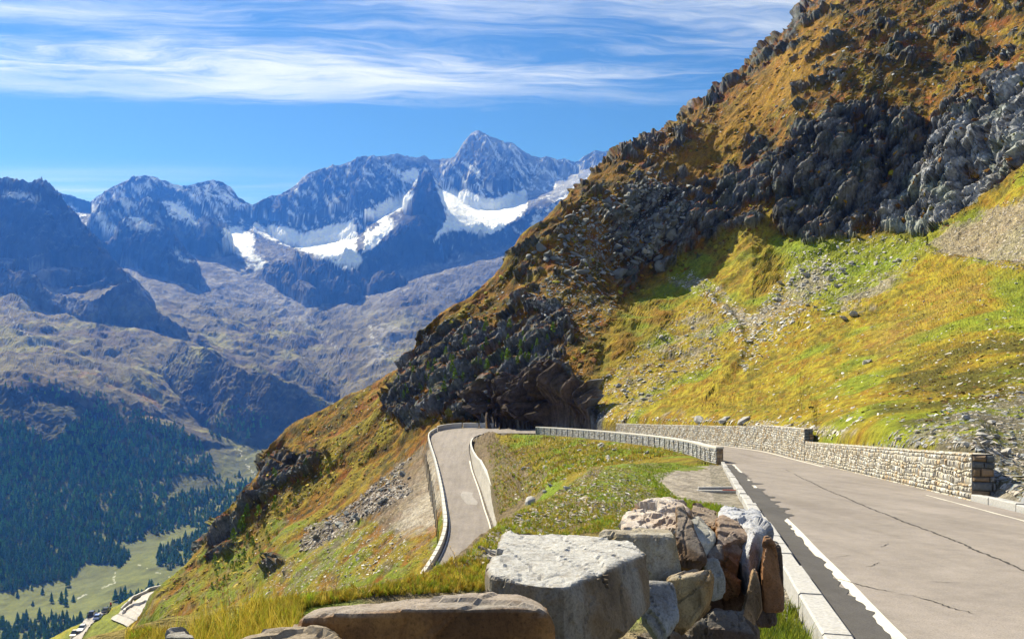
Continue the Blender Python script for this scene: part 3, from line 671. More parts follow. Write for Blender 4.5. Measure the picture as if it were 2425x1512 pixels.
col = np.where(under, C(.2, .18, .16), col)
verge = ((road_d >= 0.2) & (road_d < 1.0) & (y < 52))[:, None]
col = np.where(verge, C(.30, .27, .22) * (.6 + .7 * fine2[:, None]), col)
gr3 = 0.5 + .9 * fbm(Pn * .9 + 141, 4)
col = np.clip(col * (0.70 + 0.5 * fine2[:, None]) * np.where(mid & (V < 1080), .62 + .72 * np.clip(gr3, 0, 1), 1)[:, None], 0.004, 0.8)

verts = np.stack([x2, y2, z2], 1)
m_hill, nt, b = new_mat('hillside turf and rock')
at = nn(nt, 'ShaderNodeAttribute', attribute_name='tint')
p_ = pos(nt)
n1 = tex_noise(nt, p_, 1.7, 6, 0.75); n2 = tex_noise(nt, p_, 14.0, 4, 0.7)
r1 = ramp(nt, n1.outputs[0], [(0.30, (.42, .42, .42)), (0.5, (1, 1, 1)), (0.72, (1.45, 1.42, 1.35))])
r2 = ramp(nt, n2.outputs[0], [(0.3, (.6, .6, .6)), (0.7, (1.35, 1.35, 1.35))])
c1 = mixc(nt, 1.0, at.outputs[0], r1, 'MULTIPLY')
nt.links.new(mixc(nt, 1.0, c1, r2, 'MULTIPLY'), b.inputs['Base Color'])
hsum = nn(nt, 'ShaderNodeMath', operation='ADD'); nt.links.new(n1.outputs[0], hsum.inputs[0])
sc2 = nn(nt, 'ShaderNodeMath', operation='MULTIPLY'); nt.links.new(n2.outputs[0], sc2.inputs[0]); sc2.inputs[1].default_value = 0.12
nt.links.new(sc2.outputs[0], hsum.inputs[1])
bump(nt, b, hsum.outputs[0], 1.0, 0.40)
hill = np_mesh('hillside', verts, grid_faces(nc, nr), m_hill, col, smooth=False)
hill['kind'] = 'structure'

# line of sight -> surface lookup for everything that has to stand on the slope
HX, HYY, HZ = x2.reshape(nc, nr), y2.reshape(nc, nr), z2.reshape(nc, nr)
HV = HY - F * HZ / HYY
HVm = np.minimum.accumulate(np.where(HYY > 2.5, HV, 9999), axis=1); HUc = CX + F * HX / HYY
NRM = grid_normals(HX, HYY, HZ)
LAST = [0, 0]; ROCKG = rockm.reshape(nc, nr)
def sight(u, v, ymin=3.0):
    """first point of the near hillside met at frame position (u, v): position, normal or None"""
    c = int(np.clip(np.searchsorted(us, u), 0, nc - 1))
    k = int(np.searchsorted(-HVm[c], -v))
    while k < nr and HYY[c, k] < ymin: k += 1
    if k >= nr - 2 or HYY[c, k] > 420: return None
    LAST[0] = c; LAST[1] = k
    return np.array([HX[c, k], HYY[c, k], HZ[c, k]]), NRM[c, k]
def ground_z(px_, py_):
    u = CX + F * px_ / py_; c = int(np.clip(np.searchsorted(us, u), 0, nc - 1))
    return float(np.interp(py_, HYY[c], HZ[c]))
# ------------------------------------------------------------------ far valley and ranges
SKY = [(-600, 440), (-200, 455), (0, 449), (42, 441), (60, 446), (90, 451), (144, 457), (177, 469), (214, 479), (240, 461), (268, 445), (301, 429), (330, 420), (354, 417), (380, 426), (414, 439), (440, 441), (461, 437), (480, 431), (501, 427), (528, 432), (545, 445), (561, 466), (580, 478), (598, 486),
  (612, 479), (631, 471), (664, 462), (685, 449), (708, 434), (731, 411), (755, 402), (791, 397), (820, 387), (848, 377), (878, 371), (903, 371), (938, 366), (960, 371), (985, 374), (1003, 369), (1016, 377), (1040, 379), (1058, 377), (1075, 374), (1082, 366), (1092, 350), (1105, 332), (1118, 318), (1132, 309), (1145, 318),
  (1160, 326), (1175, 329), (1192, 338), (1212, 340), (1232, 356), (1252, 368), (1275, 374), (1300, 373), (1320, 380), (1336, 376), (1352, 384), (1369, 384), (1385, 370), (1409, 357), (1425, 361), (1439, 359), (1460, 366), (1600, 340), (1800, 380), (2200, 330), (3000, 400)]
SKY_Y = [(-600, 5600), (0, 5900), (214, 6400), (354, 6300), (500, 6500), (600, 6700), (790, 6900), (900, 7000), (1040, 7200), (1132, 7000), (1300, 7300), (1439, 7400), (3000, 7600)]
def far_sky(u): return np.interp(u, [a for a, _ in SKY_Y], [b for _, b in SKY_Y])
uu_ = sorted(set([a for a, _ in SKY]))
CREST = [(u, float(far_sky(u)), dict(SKY)[u]) for u in uu_]
CREST_SET = 'keep'
FAR = [
 [(-600, 620, 3300), (3000, 620, 3300)],
 [(-600, 850, 1950), (0, 950, 1720), (200, 1050, 1640), (370, 1200, 1530), (480, 1400, 1420), (600, 1700, 1290), (800, 2300, 1080), (1000, 3200, 920), (1200, 3600, 860), (3000, 4000, 800)],
 [(-600, 1050, 1760), (0, 1200, 1575), (200, 1320, 1510), (370, 1450, 1430), (480, 1650, 1320), (600, 2000, 1190), (800, 2700, 1010), (900, 3400, 892), (1000, 3700, 855), (1200, 4000, 810), (3000, 4600, 740)],
 [(-600, 1350, 1560), (0, 1500, 1455), (130, 1600, 1408), (250, 1700, 1360), (330, 1800, 1310), (420, 1950, 1255), (520, 2200, 1180), (600, 2500, 1105), (700, 2900, 1030), (800, 3300, 950), (900, 3850, 840), (1000, 4100, 805), (1200, 4500, 750), (3000, 5000, 680)],
 [(-600, 1850, 1180), (0, 1950, 1170), (150, 2020, 1160), (300, 2120, 1150), (420, 2300, 1120), (520, 2500, 1085), (600, 2700, 1065), (700, 3050, 990), (800, 3450, 925), (900, 3950, 820), (1000, 4250, 785), (1200, 4700, 725), (3000, 5200, 650)],
 [(-600, 2250, 850), (0, 2280, 905), (60, 2300, 915), (200, 2420, 925), (330, 2560, 950), (420, 2750, 985), (500, 2900, 990), (600, 3050, 985), (700, 3250, 945), (800, 3650, 890), (900, 4100, 795), (1000, 4450, 755), (1200, 4900, 700), (3000, 5400, 630)],
 [(-600, 2800, 800), (0, 2800, 815), (200, 2950, 835), (400, 3200, 850), (600, 3600, 850), (800, 4100, 835), (900, 4350, 765), (1000, 4700, 715), (1200, 5100, 665), (3000, 5500, 610)],
 [(-600, 3300, 730), (0, 3300, 735), (200, 3500, 752), (400, 3800, 760), (600, 4200, 770), (700, 4450, 762), (800, 4600, 768), (900, 4700, 720), (1000, 5000, 670), (1200, 5400, 620), (3000, 5700, 570)],
 [(-600, 4200, 630), (0, 4200, 650), (200, 4300, 660), (400, 4600, 668), (600, 5000, 672), (800, 5200, 668), (900, 5300, 650), (1000, 5500, 625), (1200, 5800, 575), (1400, 6100, 520), (3000, 6100, 520)],
 [(-600, 5000, 560), (0, 5200, 560), (200, 5400, 570), (400, 5500, 595), (520, 5400, 600), (600, 5300, 602), (700, 5300, 626), (850, 5300, 626), (950, 5350, 592), (1050, 5400, 582), (1200, 5550, 560), (1350, 6200, 490), (3000, 6500, 450)],
 [(-600, 5350, 520), (0, 5600, 520), (200, 6050, 515), (300, 5980, 530), (400, 6000, 530), (520, 6350, 520), (600, 6580, 530), (680, 6680, 548), (800, 6700, 528), (900, 6720, 492), (1000, 6850, 440), (1060, 6780, 455), (1120, 6680, 468), (1200, 6780, 470), (1300, 6950, 450), (1400, 7150, 405), (3000, 7300, 400)],
 [(u, Y_ * .990, v + 30) for u, Y_, v in CREST],
 CREST,
 [(u, Y_ * 1.008, v + 8) for u, Y_, v in CREST],
 [(u, Y_ * 1.05, v + 45) for u, Y_, v in CREST],
 [(u, Y_ * 1.5, v + 420) for u, Y_, v in CREST]]
fus = np.unique(np.concatenate([np.linspace(-600, -60, 40), np.arange(-60, 1490, FU), np.linspace(1490, 3000, 50)]))
fX, fY, fZ = loft(FAR, fus, FD, dv=1.6, dl=0.0035, soft=45, hard=tuple(range(len(FAR) - 5, len(FAR))))
fc = len(fus)
gx, gy, gz = fX.ravel(), fY.ravel(), fZ.ravel()
def coarse_noise(scale, off, octv):
    st = 8
    A = np.stack([fX[:, ::st], fY[:, ::st], fX[:, ::st] * 0 + off], -1)
    n = fbm(A.reshape(-1, 3) / scale, octv).reshape(A.shape[:2])
    q = np.arange(FD) / st; i0 = np.clip(q.astype(int), 0, n.shape[1] - 2); t = np.clip(q - i0, 0, 1)
    return (n[:, i0] * (1 - t) + n[:, i0 + 1] * t).ravel()
WX = coarse_noise(420, 0, 4) * 75; WY = coarse_noise(420, 900, 4) * 75

def massif(pts, slope, back=None, k=1.0):
    """a ridge through (u, v, Y) points whose flanks fall at the given slope"""
    global gz
    Q = np.array([P(*p) for p in pts])
    sel = (gx > Q[:, 0].min() - 1500) & (gx < Q[:, 0].max() + 1500) & (gy > Q[:, 1].min() - 1500) & (gy < Q[:, 1].max() + 1500)
    X_, Y_ = gx[sel], gy[sel]
    wx = WX[sel]; wy = WY[sel]
    best = np.full(len(X_), -1e9)
    for si, (a, b_) in enumerate(zip(Q[:-1], Q[1:])):
        dx, dy = (b_ - a)[:2]; L2 = dx * dx + dy * dy
        t0_ = ((X_ - a[0]) * dx + (Y_ - a[1]) * dy) / L2
        t = np.clip(t0_, 0, 1)
        cap = ((t0_ < 0) & (si == 0)) | ((t0_ > 1) & (si == len(Q) - 2))
        ox, oy = X_ - a[0] - t * dx, Y_ - a[1] - t * dy
        d = np.hypot(ox, oy)
        fade = smooth01(d, 20, 160)
        d = np.hypot(ox + wx * fade, oy + wy * fade)
        wb = smooth01(oy / (np.hypot(ox, oy) + 1e-6), -.2, .8) * (1 - cap * smooth01(d, 20, 120))
        s = slope + ((back if back else slope) - slope) * wb
        best = np.maximum(best, a[2] + t * (b_ - a)[2] - np.where(s * d > -185, s * d, -185) - (1.5 * np.maximum(d - 240, 0) if (back and back < 0) else 0))
    g = gz[sel]; gz[sel] = np.maximum(g, best)
g0 = gz.copy()
massif([(-300, 470, 4300), (0, 462, 4220), (40, 452, 4180), (60, 446, 4160), (90, 470, 4120), (117, 493, 4080), (160, 535, 4020), (200, 569, 3960), (235, 600, 3900), (262, 627, 3860), (290, 665, 3800), (317, 704, 3740)], 1.5, 1.0)
massif([(-300, 640, 3680), (-20, 640, 3660), (60, 668, 3600), (110, 700, 3560), (160, 716, 3500), (215, 722, 3450)], 1.35, -0.30)
massif([(250, 735, 3560), (300, 715, 3600), (330, 722, 3600), (370, 750, 3570), (410, 775, 3540)], 1.3, 0.55)
massif([(296, 560, 4900), (304, 549, 4880), (318, 556, 4860), (337, 556, 4840), (387, 579, 4790), (412, 600, 4750), (434, 626, 4700), (468, 680, 4600)], 1.35, 0.8)
massif([(250, 505, 5500), (330, 510, 5500), (420, 530, 5480), (470, 548, 5450), (500, 545, 5400), (535, 580, 5330), (560, 620, 5260), (590, 650, 5200)], 1.5, 0.7)
massif([(590, 575, 5750), (640, 600, 5500), (700, 628, 5250), (745, 640, 5120), (800, 668, 5000), (835, 690, 4930)], 1.35, 0.35)
massif([(780, 668, 5150), (815, 655, 5180), (850, 668, 5120), (880, 705, 5000), (900, 740, 4900)], 1.35, .15)
massif([(640, 655, 5050), (690, 668, 4950), (730, 700, 4800)], 1.2, .1)
massif([(940, 700, 4950), (900, 668, 5050), (960, 672, 5000), (1000, 700, 4950)], 1.15, 0.4)
massif([(905, 548, 5950), (960, 560, 5900), (842, 550, 6000), (855, 560, 5900)], 1.0, 0.8)
massif([(960, 560, 5700), (985, 480, 5850), (1000, 444, 5900), (1008, 429, 5910), (1018, 448, 5900), (1038, 475, 5890), (1052, 505, 5870), (1056, 520, 5860)], 1.55, 1.2)
massif([(1008, 432, 5900), (990, 500, 5780), (965, 560, 5650), (945, 600, 5550)], 1.6, 1.2)
massif([(720, 418, 6850), (790, 400, 6850), (878, 373, 6850), (868, 420, 6700), (850, 460, 6600), (842, 500, 6500)], 1.35, 1.0)
massif([(1132, 311, 6980), (1150, 360, 6850), (1175, 410, 6750), (1190, 450, 6680)], 1.55, 1.3)
massif([(410, 842, 3050), (440, 828, 3050), (480, 838, 3000), (530, 870, 2950), (580, 892, 2900), (640, 905, 2880), (690, 925, 2870)], 1.05, 0.30)
massif([(665, 872, 3500), (690, 862, 3500), (720, 872, 3450), (750, 895, 3400), (790, 935, 3300)], 1.0, 0.4)
massif([(-200, 905, 2290), (0, 902, 2290), (60, 915, 2310), (110, 930, 2320), (180, 950, 2330), (230, 975, 2330)], 1.5, 0.3)
massif([(1330, 560, 5300), (1280, 600, 5100), (1200, 650, 4850), (1100, 715, 4600), (1040, 765, 4450), (980, 805, 4300)], 0.85, 0.7)
massif([(1330, 640, 4800), (1200, 725, 4450), (1100, 775, 4250), (1040, 815, 4100)], 0.85, 0.6)

# re-space the rows so steep faces get as many as flats seen edge-on
def respace(Xa, Ya, Za, n, dv, dl):
    V_ = np.clip(HY - F * Za / Ya, -150, 1800); L = np.log(Ya)
    ds = np.sqrt((np.diff(V_, axis=1) / dv) ** 2 + (np.diff(L, axis=1) / dl) ** 2)
    s = np.concatenate([np.zeros((len(Ya), 1)), np.cumsum(ds, axis=1)], 1); s /= s[:, -1:]
    ker = 6; sp_ = np.pad(s, ((ker, ker), (0, 0)), 'edge'); s = sum(sp_[i:i + len(s)] for i in range(2 * ker + 1)) / (2 * ker + 1)
    q = np.linspace(0, 1, n); Yo = np.empty((len(Ya), n)); Zo = np.empty((len(Ya), n))
    for r in range(len(Ya)):
        Yo[r] = np.exp(np.interp(q, s[r], L[r])); Zo[r] = np.interp(Yo[r], Ya[r], Za[r])
    return Yo, Zo
fY, fZ = respace(None, fY, gz.reshape(fY.shape), FR, 1.6, 0.004)
fX = (fus[:, None] - CX) / F * fY; frw = FR
gx, gy, gz = fX.ravel(), fY.ravel(), fZ.ravel()
Pf = np.stack([gx, gy, gz], 1).astype(np.float32)
hgt = smooth01(gz, 120, 900)                     # 0 in the valley, 1 in the high ranges
flatten = smooth01(gz, -440, -250)
fN = grid_normals(gx.reshape(fc, frw), gy.reshape(fc, frw), gz.reshape(fc, frw)).reshape(-1, 3)
steep = smooth01(1 - fN[:, 2], 0.12, 0.42)
Uf = CX + F * gx / gy; Vf = HY - F * gz / gy
skyv = np.interp(Uf, [a for a, _ in SKY], [b for _, b in SKY])
keep = smooth01(Vf - skyv, 2, 40)                 # keep the traced skyline crisp
keep = np.where(gy > np.interp(Uf, [a for a, _ in SKY_Y], [b for _, b in SKY_Y]) * 1.01, .2, keep)
P2 = Pf.copy(); P2[:, 2] *= .55
r1 = fbm(P2 / 620, 5, ridged=True, gain=.55); r2 = fbm(P2 / 210 + 9, 5, ridged=True, gain=.55); r3 = fbm(P2 / 70 + 19, 3, gain=.6, ridged=True); r4 = fbm(P2 / 300 + 33, 4)
gully = fbm(np.stack([gx / 130 + r4 * .7, gy / 700, gz / 500], 1), 4, ridged=True)
snowflat = in_poly(Uf, Vf, [(580, 520), (700, 545), (850, 500), (870, 560), (860, 630), (700, 600)]) | in_poly(Uf, Vf, [(1040, 450), (1250, 470), (1240, 540), (1060, 560)])
a1 = (20 + 55 * hgt) * (0.3 + 0.7 * steep) * flatten * (1 - .8 * snowflat)
dz_f = (r1 * 1.0 + r2 * .7 + r3 * .32) * a1 * (.25 + .75 * keep) + r4 * 22 * flatten * keep + gully * 42 * hgt * steep * (.3 + .7 * keep)
# knolls of the alp
kn = fbm(Pf[:, :3] * np.array([1, 1, 0], np.float32) / 150 + 3, 4)
dz_f += np.maximum(kn, -.2) * 60 * (1 - hgt) * smooth01(gz, -260, -60) * (1 - steep * .5)
dz_f += fbm(Pf * np.array([1, 1, 0], np.float32) / 45 + 8, 3) * 7 * flatten
dz_f += 7 * fbm(Pf * np.array([1, 1, 0], np.float32) / 18 + 8, 2, ridged=True) * (.3 + steep) * flatten
dz_f = np.where(dz_f > 0, dz_f * (.35 + .65 * keep), dz_f)
dz_f += (r3 * 9 + 5 * fbm(P2 / 26 + 5, 2, ridged=True)) * hgt * steep
gz = gz + dz_f
fN = grid_normals(gx.reshape(fc, frw), gy.reshape(fc, frw), gz.reshape(fc, frw)).reshape(-1, 3)
steep2 = 1 - fN[:, 2]
Vf2 = HY - F * gz / gy
n1_ = fbm(Pf / 160 + 60, 5, gain=.6); n2_ = fbm(Pf / 45 + 70, 4, gain=.6); n3_ = fbm(Pf / 420 + 80, 4)
# ground colour: meadows, heath, scree, rock, snow
fcol = np.empty((len(gx), 3), np.float32); fcol[:] = C(.22, .185, .085)
def fpaint(c, w):
    global fcol
    w = np.clip(w, 0, 1).astype(np.float32)[:, None]; fcol = fcol * (1 - w) + c * w
fpaint(C(.14, .09, .07), smooth01(n3_ + n1_ * .6, -.1, .35) * .8)
fpaint(C(.33, .31, .08), smooth01(n1_ + .4 * n3_, .02, .28) * .75)
fpaint(C(.175, .165, .16), smooth01(gz + n1_ * 260, 230, 520))
fpaint(C(.33, .31, .31), smooth01(n2_ + n1_, .1, .5) * smooth01(gz + n1_ * 200, 330, 620) * .8)
rockf = smooth01(steep2 + n2_ * .06, .24, .40)
rockf = np.maximum(rockf, smooth01(gz + 120 * n1_, 780, 980) * .93)
fpaint(C(.055, .055, .06), rockf * (.6 + .4 * hgt))
fpaint(C(.14, .16, .04), smooth01(-gz, 120, 330) * .8)
fpaint(C(.22, .24, .06) , smooth01(-gz + 60 * n1_, 330, 400) * (1 - rockf)); fpaint(C(.12, .13, .05), smooth01(n1_ + .5 * n2_, .0, .3) * smooth01(-gz, 300, 380) * .7)
fpaint(C(.05, .055, .025), in_poly(Uf, Vf2, [(-60, 905), (130, 925), (230, 975), (260, 1040), (330, 1100), (250, 1130), (120, 1080), (60, 1000), (-60, 960)]).astype(float) * .8)
fpaint(C(.24, .10, .05), smooth01(n1_ + n2_ * .5, .1, .4) * in_poly(Uf, Vf2, [(60, 880), (200, 870), (330, 920), (420, 980), (380, 1000), (200, 930), (60, 910)]) * .7)
# pale scree fans
for pp in ([(70, 640), (110, 625), (140, 670), (200, 700), (260, 735), (180, 735), (110, 705)], [(280, 600), (330, 640), (360, 680), (420, 700), (380, 720), (320, 690)],
           [(500, 600), (600, 640), (700, 690), (760, 740), (740, 790), (640, 720), (540, 660)], [(640, 720), (740, 690), (700, 760), (690, 790)], [(900, 760), (960, 790), (920, 850), (870, 870), (880, 800)]):
    fpaint(C(.36, .34, .33), in_poly(Uf + 14 * n2_ * 2, Vf2 + 14 * n1_ * 2, pp) * smooth01(n2_ + .35, 0, .5) * .7)
# snow and ice
snow = smooth01(gz + n1_ * 330 + n2_ * 240 - steep2 * 900, 1050, 1500) * .35
streak = fbm(np.stack([gx / 42 + gz / 60, gy / 200, gz / 120], 1), 5, gain=.72) + .35 * fbm(Pf / 420 + 3, 3)
snow = np.maximum(snow, smooth01(gz, 850, 1200) * smooth01(streak + .10 * (Uf < 600), .06, .30) * .85)
sp = [([(600, 520), (631, 535), (690, 540), (712, 552), (790, 530), (835, 520), (845, 545), (842, 590), (862, 620), (830, 640), (770, 615), (715, 592), (640, 570), (600, 545)], 1.0),
      ([(1020, 450), (1110, 455), (1165, 470), (1245, 450), (1252, 485), (1230, 515), (1170, 550), (1150, 565), (1100, 545), (1050, 553), (1008, 577), (995, 560), (1052, 525), (1038, 490), (1010, 470)], 1.0),
      ([(915, 475), (960, 455), (985, 462), (950, 500), (915, 510), (935, 540), (885, 585), (862, 602), (865, 553), (905, 527), (845, 515), (870, 493)], .95),
      ([(888, 375), (920, 405), (960, 432), (992, 445), (1020, 415), (1012, 396), (980, 398), (950, 408), (925, 390)], .95),
      ([(380, 475), (420, 478), (452, 500), (480, 545), (470, 545), (430, 520), (400, 505)], .9), ([(496, 450), (540, 462), (585, 490), (580, 498), (530, 480)], .9),
      ([(210, 482), (240, 500), (280, 540), (300, 550), (260, 552), (230, 520)], .75), ([(290, 515), (340, 510), (380, 530), (400, 545), (340, 552), (300, 545)], .6),
      ([(520, 540), (570, 535), (605, 560), (600, 600), (640, 625), (620, 630), (560, 600), (530, 575)], .9), ([(560, 615), (620, 628), (640, 640), (600, 640)], .8),
      ([(400, 580), (420, 590), (440, 615), (490, 622), (440, 628), (415, 605)], .8),
      ([(0, 450), (42, 442), (60, 448), (110, 475), (120, 490), (90, 480), (60, 470), (0, 470)], .6), ([(1330, 395), (1375, 385), (1350, 400)], .7), ([(1380, 420), (1440, 370), (1440, 380), (1395, 430)], .6),
      ([(1250, 530), (1330, 470), (1380, 440), (1370, 470), (1290, 530), (1240, 560)], .6)]
snow = np.maximum(snow, smooth01(gz + 90 * n1_, 640, 860) * smooth01(streak + .3 * n2_, .20, .42) * .8 * (Uf > 560))
icy = np.zeros(len(gx))
for pp, w in sp:
    k_ = (in_poly(Uf + 14 * n2_, Vf2 + 12 * n1_, pp).astype(float) + in_poly(Uf + 26 * n2_ + 5, Vf2 + 24 * n1_ - 4, pp) + in_poly(Uf + 26 * n2_ - 5, Vf2 + 24 * n1_ + 5, pp)) / 3
    icy = np.maximum(icy, k_ * w)
snow = np.maximum(snow, smooth01(icy + n2_ * .5, .35, .75))
horn = in_poly(Uf + 8 * n2_, Vf2, [(992, 405), (978, 470), (948, 520), (930, 570), (915, 630), (1000, 612), (1030, 560), (1058, 522), (1048, 480), (1032, 440), (1022, 405)])
snow *= (gz > 500) * (1 - .97 * horn)
fpaint(C(.88, .89, .90), snow)
fcol = fcol * (.62 + .30 * snow[:, None] + .55 * n2_[:, None] * (1 - snow[:, None]) + .35 * n1_[:, None] * (1 - snow[:, None]) + .12 * snow[:, None])
# streams
def stream(pts, wd):
    s = np.zeros(len(gx), bool)
    for (x0, y0), (x1, y1) in zip(pts[:-1], pts[1:]):
        L2 = (x1 - x0) ** 2 + (y1 - y0) ** 2
        t = np.clip(((Uf - x0) * (x1 - x0) + (Vf2 - y0) * (y1 - y0)) / L2, 0, 1)
        s |= np.hypot(Uf - x0 - t * (x1 - x0) + 16 * n2_, Vf2 - y0 - t * (y1 - y0) + 10 * n1_) < wd * (.5 + 1.2 * np.abs(n2_) * 2)
    return s
STREAMS = [[(880, 770), (885, 800), (905, 830), (925, 850)], [(20, 735), (30, 760), (60, 790), (80, 810), (110, 830)], [(220, 870), (245, 895), (262, 905), (278, 918)], [(760, 790), (765, 800), (800, 825)],
           [(560, 1063), (575, 1080), (588, 1105), (602, 1120)], [(270, 1340), (268, 1352), (275, 1365), (270, 1378), (240, 1392), (200, 1410), (180, 1420)], [(330, 1338), (370, 1352), (400, 1362)]]
for s_ in STREAMS: fpaint(C(.60, .60, .60), stream(s_, 1.9) * .5)
m_far, nt, b = new_mat('alpine valley and ranges')
at = nn(nt, 'ShaderNodeAttribute', attribute_name='tint'); p_ = pos(nt)
n1 = tex_noise(nt, p_, 0.05, 6, 0.75)
r1_ = ramp(nt, n1.outputs[0], [(0.3, (.72, .72, .72)), (0.5, (1, 1, 1)), (0.7, (1.15, 1.15, 1.15))])
nt.links.new(mixc(nt, 1.0, at.outputs[0], r1_, 'MULTIPLY'), b.inputs['Base Color'])
bump(nt, b, n1.outputs[0], 0.7, 12.0)
far = np_mesh('mountains', np.stack([gx, gy, gz], 1), grid_faces(fc, frw), m_far, np.clip(fcol, .01, .9))
far['kind'] = 'structure'
FX, FYY, FZ = gx.reshape(fc, frw), gy.reshape(fc, frw), gz.reshape(fc, frw)
FV = np.minimum.accumulate(HY - F * FZ / FYY, axis=1)

# ------------------------------------------------------------------ conifers of the valley
def cone_tree(seed, h=1.0, tiers=9, seg=9):
    r_ = np.random.default_rng(seed); vs, fs, cs = [], [], []
    def ringz(zb, rb, zt, rt, c, n, jit=.25, hollow=False):
        o = len(vs); a0 = r_.random() * 6
        for k in range(n):
            a = a0 + k * 2 * math.pi / n
            rr = rb * (1 + jit * (r_.random() - .5) * 2) * (1.12 if k % 2 else .72)
            vs.append((rr * math.cos(a), rr * math.sin(a), zb + (0.02 if k % 2 else .05) * (r_.random() * 2 - 1)))
            cs.append(c * (.75 + .5 * r_.random()))
        vs.append((0, 0, zt)); cs.append(c * 1.15)
        for k in range(n): fs.append((o + k, o + (k + 1) % n, o + n))
        vs.append((0, 0, zb + .03)); cs.append(c * .5)
        for k in range(n): fs.append((o + (k + 1) % n, o + k, o + n + 1))
    ringz(0.0, .022, .9, 0, C(.09, .06, .04), 5, 0)
    g = C(.06, .115, .018)
    for t in range(tiers):
        f = t / tiers
        zb = .10 + .84 * f
        ringz(zb, (.20 * (1 - f) ** .8 + .025) * (.85 + .3 * r_.random()), min(1.0, zb + .26 - .12 * f), 0, g * (.8 + .5 * r_.random()), seg)
    return np.array(vs, np.float32), np.array(fs, np.int32), np.array(cs, np.float32)
PROTO = [cone_tree(s) for s in (1, 2, 3, 4, 5)]
m_tree = tint_mat('conifer needles', 0.35, 0.45)
def far_hit(u, v):
    c = np.clip(np.searchsorted(fus, u), 0, fc - 1)
    row = np.array([np.searchsorted(-FV[ci], -vi) for ci, vi in zip(c, v)])
    ok = row < frw - 2; row = np.clip(row, 0, frw - 1)
    return FX[c, row], FYY[c, row], FZ[c, row], ok
FOREST = [([(-60, 960), (60, 1010), (120, 1060), (170, 1000), (230, 960), (330, 975), (420, 1010), (470, 1050), (500, 1090), (500, 1130), (420, 1120), (400, 1170), (380, 1200), (440, 1170), (560, 1150), (600, 1140), (590, 1165), (510, 1240), (480, 1255), (440, 1245), (400, 1260), (330, 1275), (300, 1290), (240, 1280), (310, 1320), (280, 1345), (200, 1330), (170, 1370), (-60, 1410)], 6500),
          ([(-60, 880), (100, 900), (200, 920), (330, 960), (250, 960), (150, 960), (60, 950)], 70),
          ([(370, 1340), (375, 1300), (440, 1275), (480, 1255), (500, 1265), (480, 1300), (450, 1330), (400, 1350)], 260),
          ([(-60, 1500), (40, 1470), (200, 1465), (300, 1440), (260, 1420), (350, 1395), (400, 1400), (330, 1440), (200, 1500), (100, 1530), (-60, 1560)], 260),
          ([(0, 1370), (180, 1380), (230, 1400), (150, 1440), (0, 1430)], 26),
          ([(480, 1130), (560, 1130), (600, 1130), (590, 1150), (500, 1150)], 16),
          ([(640, 990), (560, 960), (480, 1000), (500, 1040), (580, 1050)], 130)]
tu, tv = [], []
for poly, n in FOREST:
    pa = np.array(poly); lo, hi = pa.min(0), pa.max(0); got = 0
    while got < n:
        a = lo + (hi - lo) * rng.random((n * 4, 2)); k = in_poly(a[:, 0], a[:, 1], poly); a = a[k][:n - got]
        tu += list(a[:, 0]); tv += list(a[:, 1]); got += len(a)
tu, tv = np.array(tu), np.array(tv)
clump = fbm(np.stack([tu / 45, tv / 30, tu * 0], 1), 3)
kk = (clump > -.22) | (rng.random(len(tu)) < .25); tu, tv = tu[kk], tv[kk]
tx, ty, tz, ok = far_hit(tu, tv); tx, ty, tz = tx[ok], ty[ok], tz[ok]; tv2 = tv[ok]; tu2 = tu[ok]
th = (11 + 12 * rng.random(len(tx)) ** 1.3) * np.where(tv2 < 1010, .72, 1.0)
appar = th / ty
# those hidden behind the near spur do not count
vis = tv2 < np.interp(tu2, [a[0] for a in sorted(RIM)], [a[2] for a in sorted(RIM)]) - 4
vis &= (tu2 > 3)
order = np.argsort(-appar * vis); top = order[:300]; rest = order[300:]
tree_me = []
for i, (v_, f_, c_) in enumerate(PROTO):
    o = np_mesh('conifer', v_, f_, m_tree, c_); me = o.data; bpy.data.objects.remove(o); tree_me.append(me)
for i in top:
    o = bpy.data.objects.new('conifer', tree_me[int(rng.integers(5))]); link(o)
    o.location = (tx[i], ty[i], tz[i] - .4); h = th[i] * 1.1; w = h * (.8 + .5 * rng.random()); o.scale = (w, w, h); o.rotation_euler = (0, 0, rng.random() * 6)
    tag(o, 'dark green conifer in the forest on the shaded valley side below', 'tree', 'conifers of the valley forest')
vs, fs, cs = [], [], []; off = 0
for i in rest:
    v_, f_, c_ = PROTO[int(rng.integers(5))]; a = rng.random() * 6; w = th[i] * (.85 + .5 * rng.random())
    ca, sa = math.cos(a) * w, math.sin(a) * w
    q_ = np.stack([v_[:, 0] * ca - v_[:, 1] * sa + tx[i], v_[:, 0] * sa + v_[:, 1] * ca + ty[i], v_[:, 2] * th[i] + tz[i] - .4], 1)
    vs.append(q_); fs.append(f_ + off); cs.append(c_ * (.55 + 1.1 * rng.random() ** 1.5) * np.array([1 + .8 * (rng.random() < .18), 1 + .3 * rng.random(), 1], np.float32)); off += len(v_)
# low alder and dwarf pine scrub round the forest
o = np_mesh('forest', np.concatenate(vs), np.concatenate(fs), m_tree, np.concatenate(cs)); o['kind'] = 'stuff'
tag(o, 'dense conifer forest covering the lower valley side', 'forest')

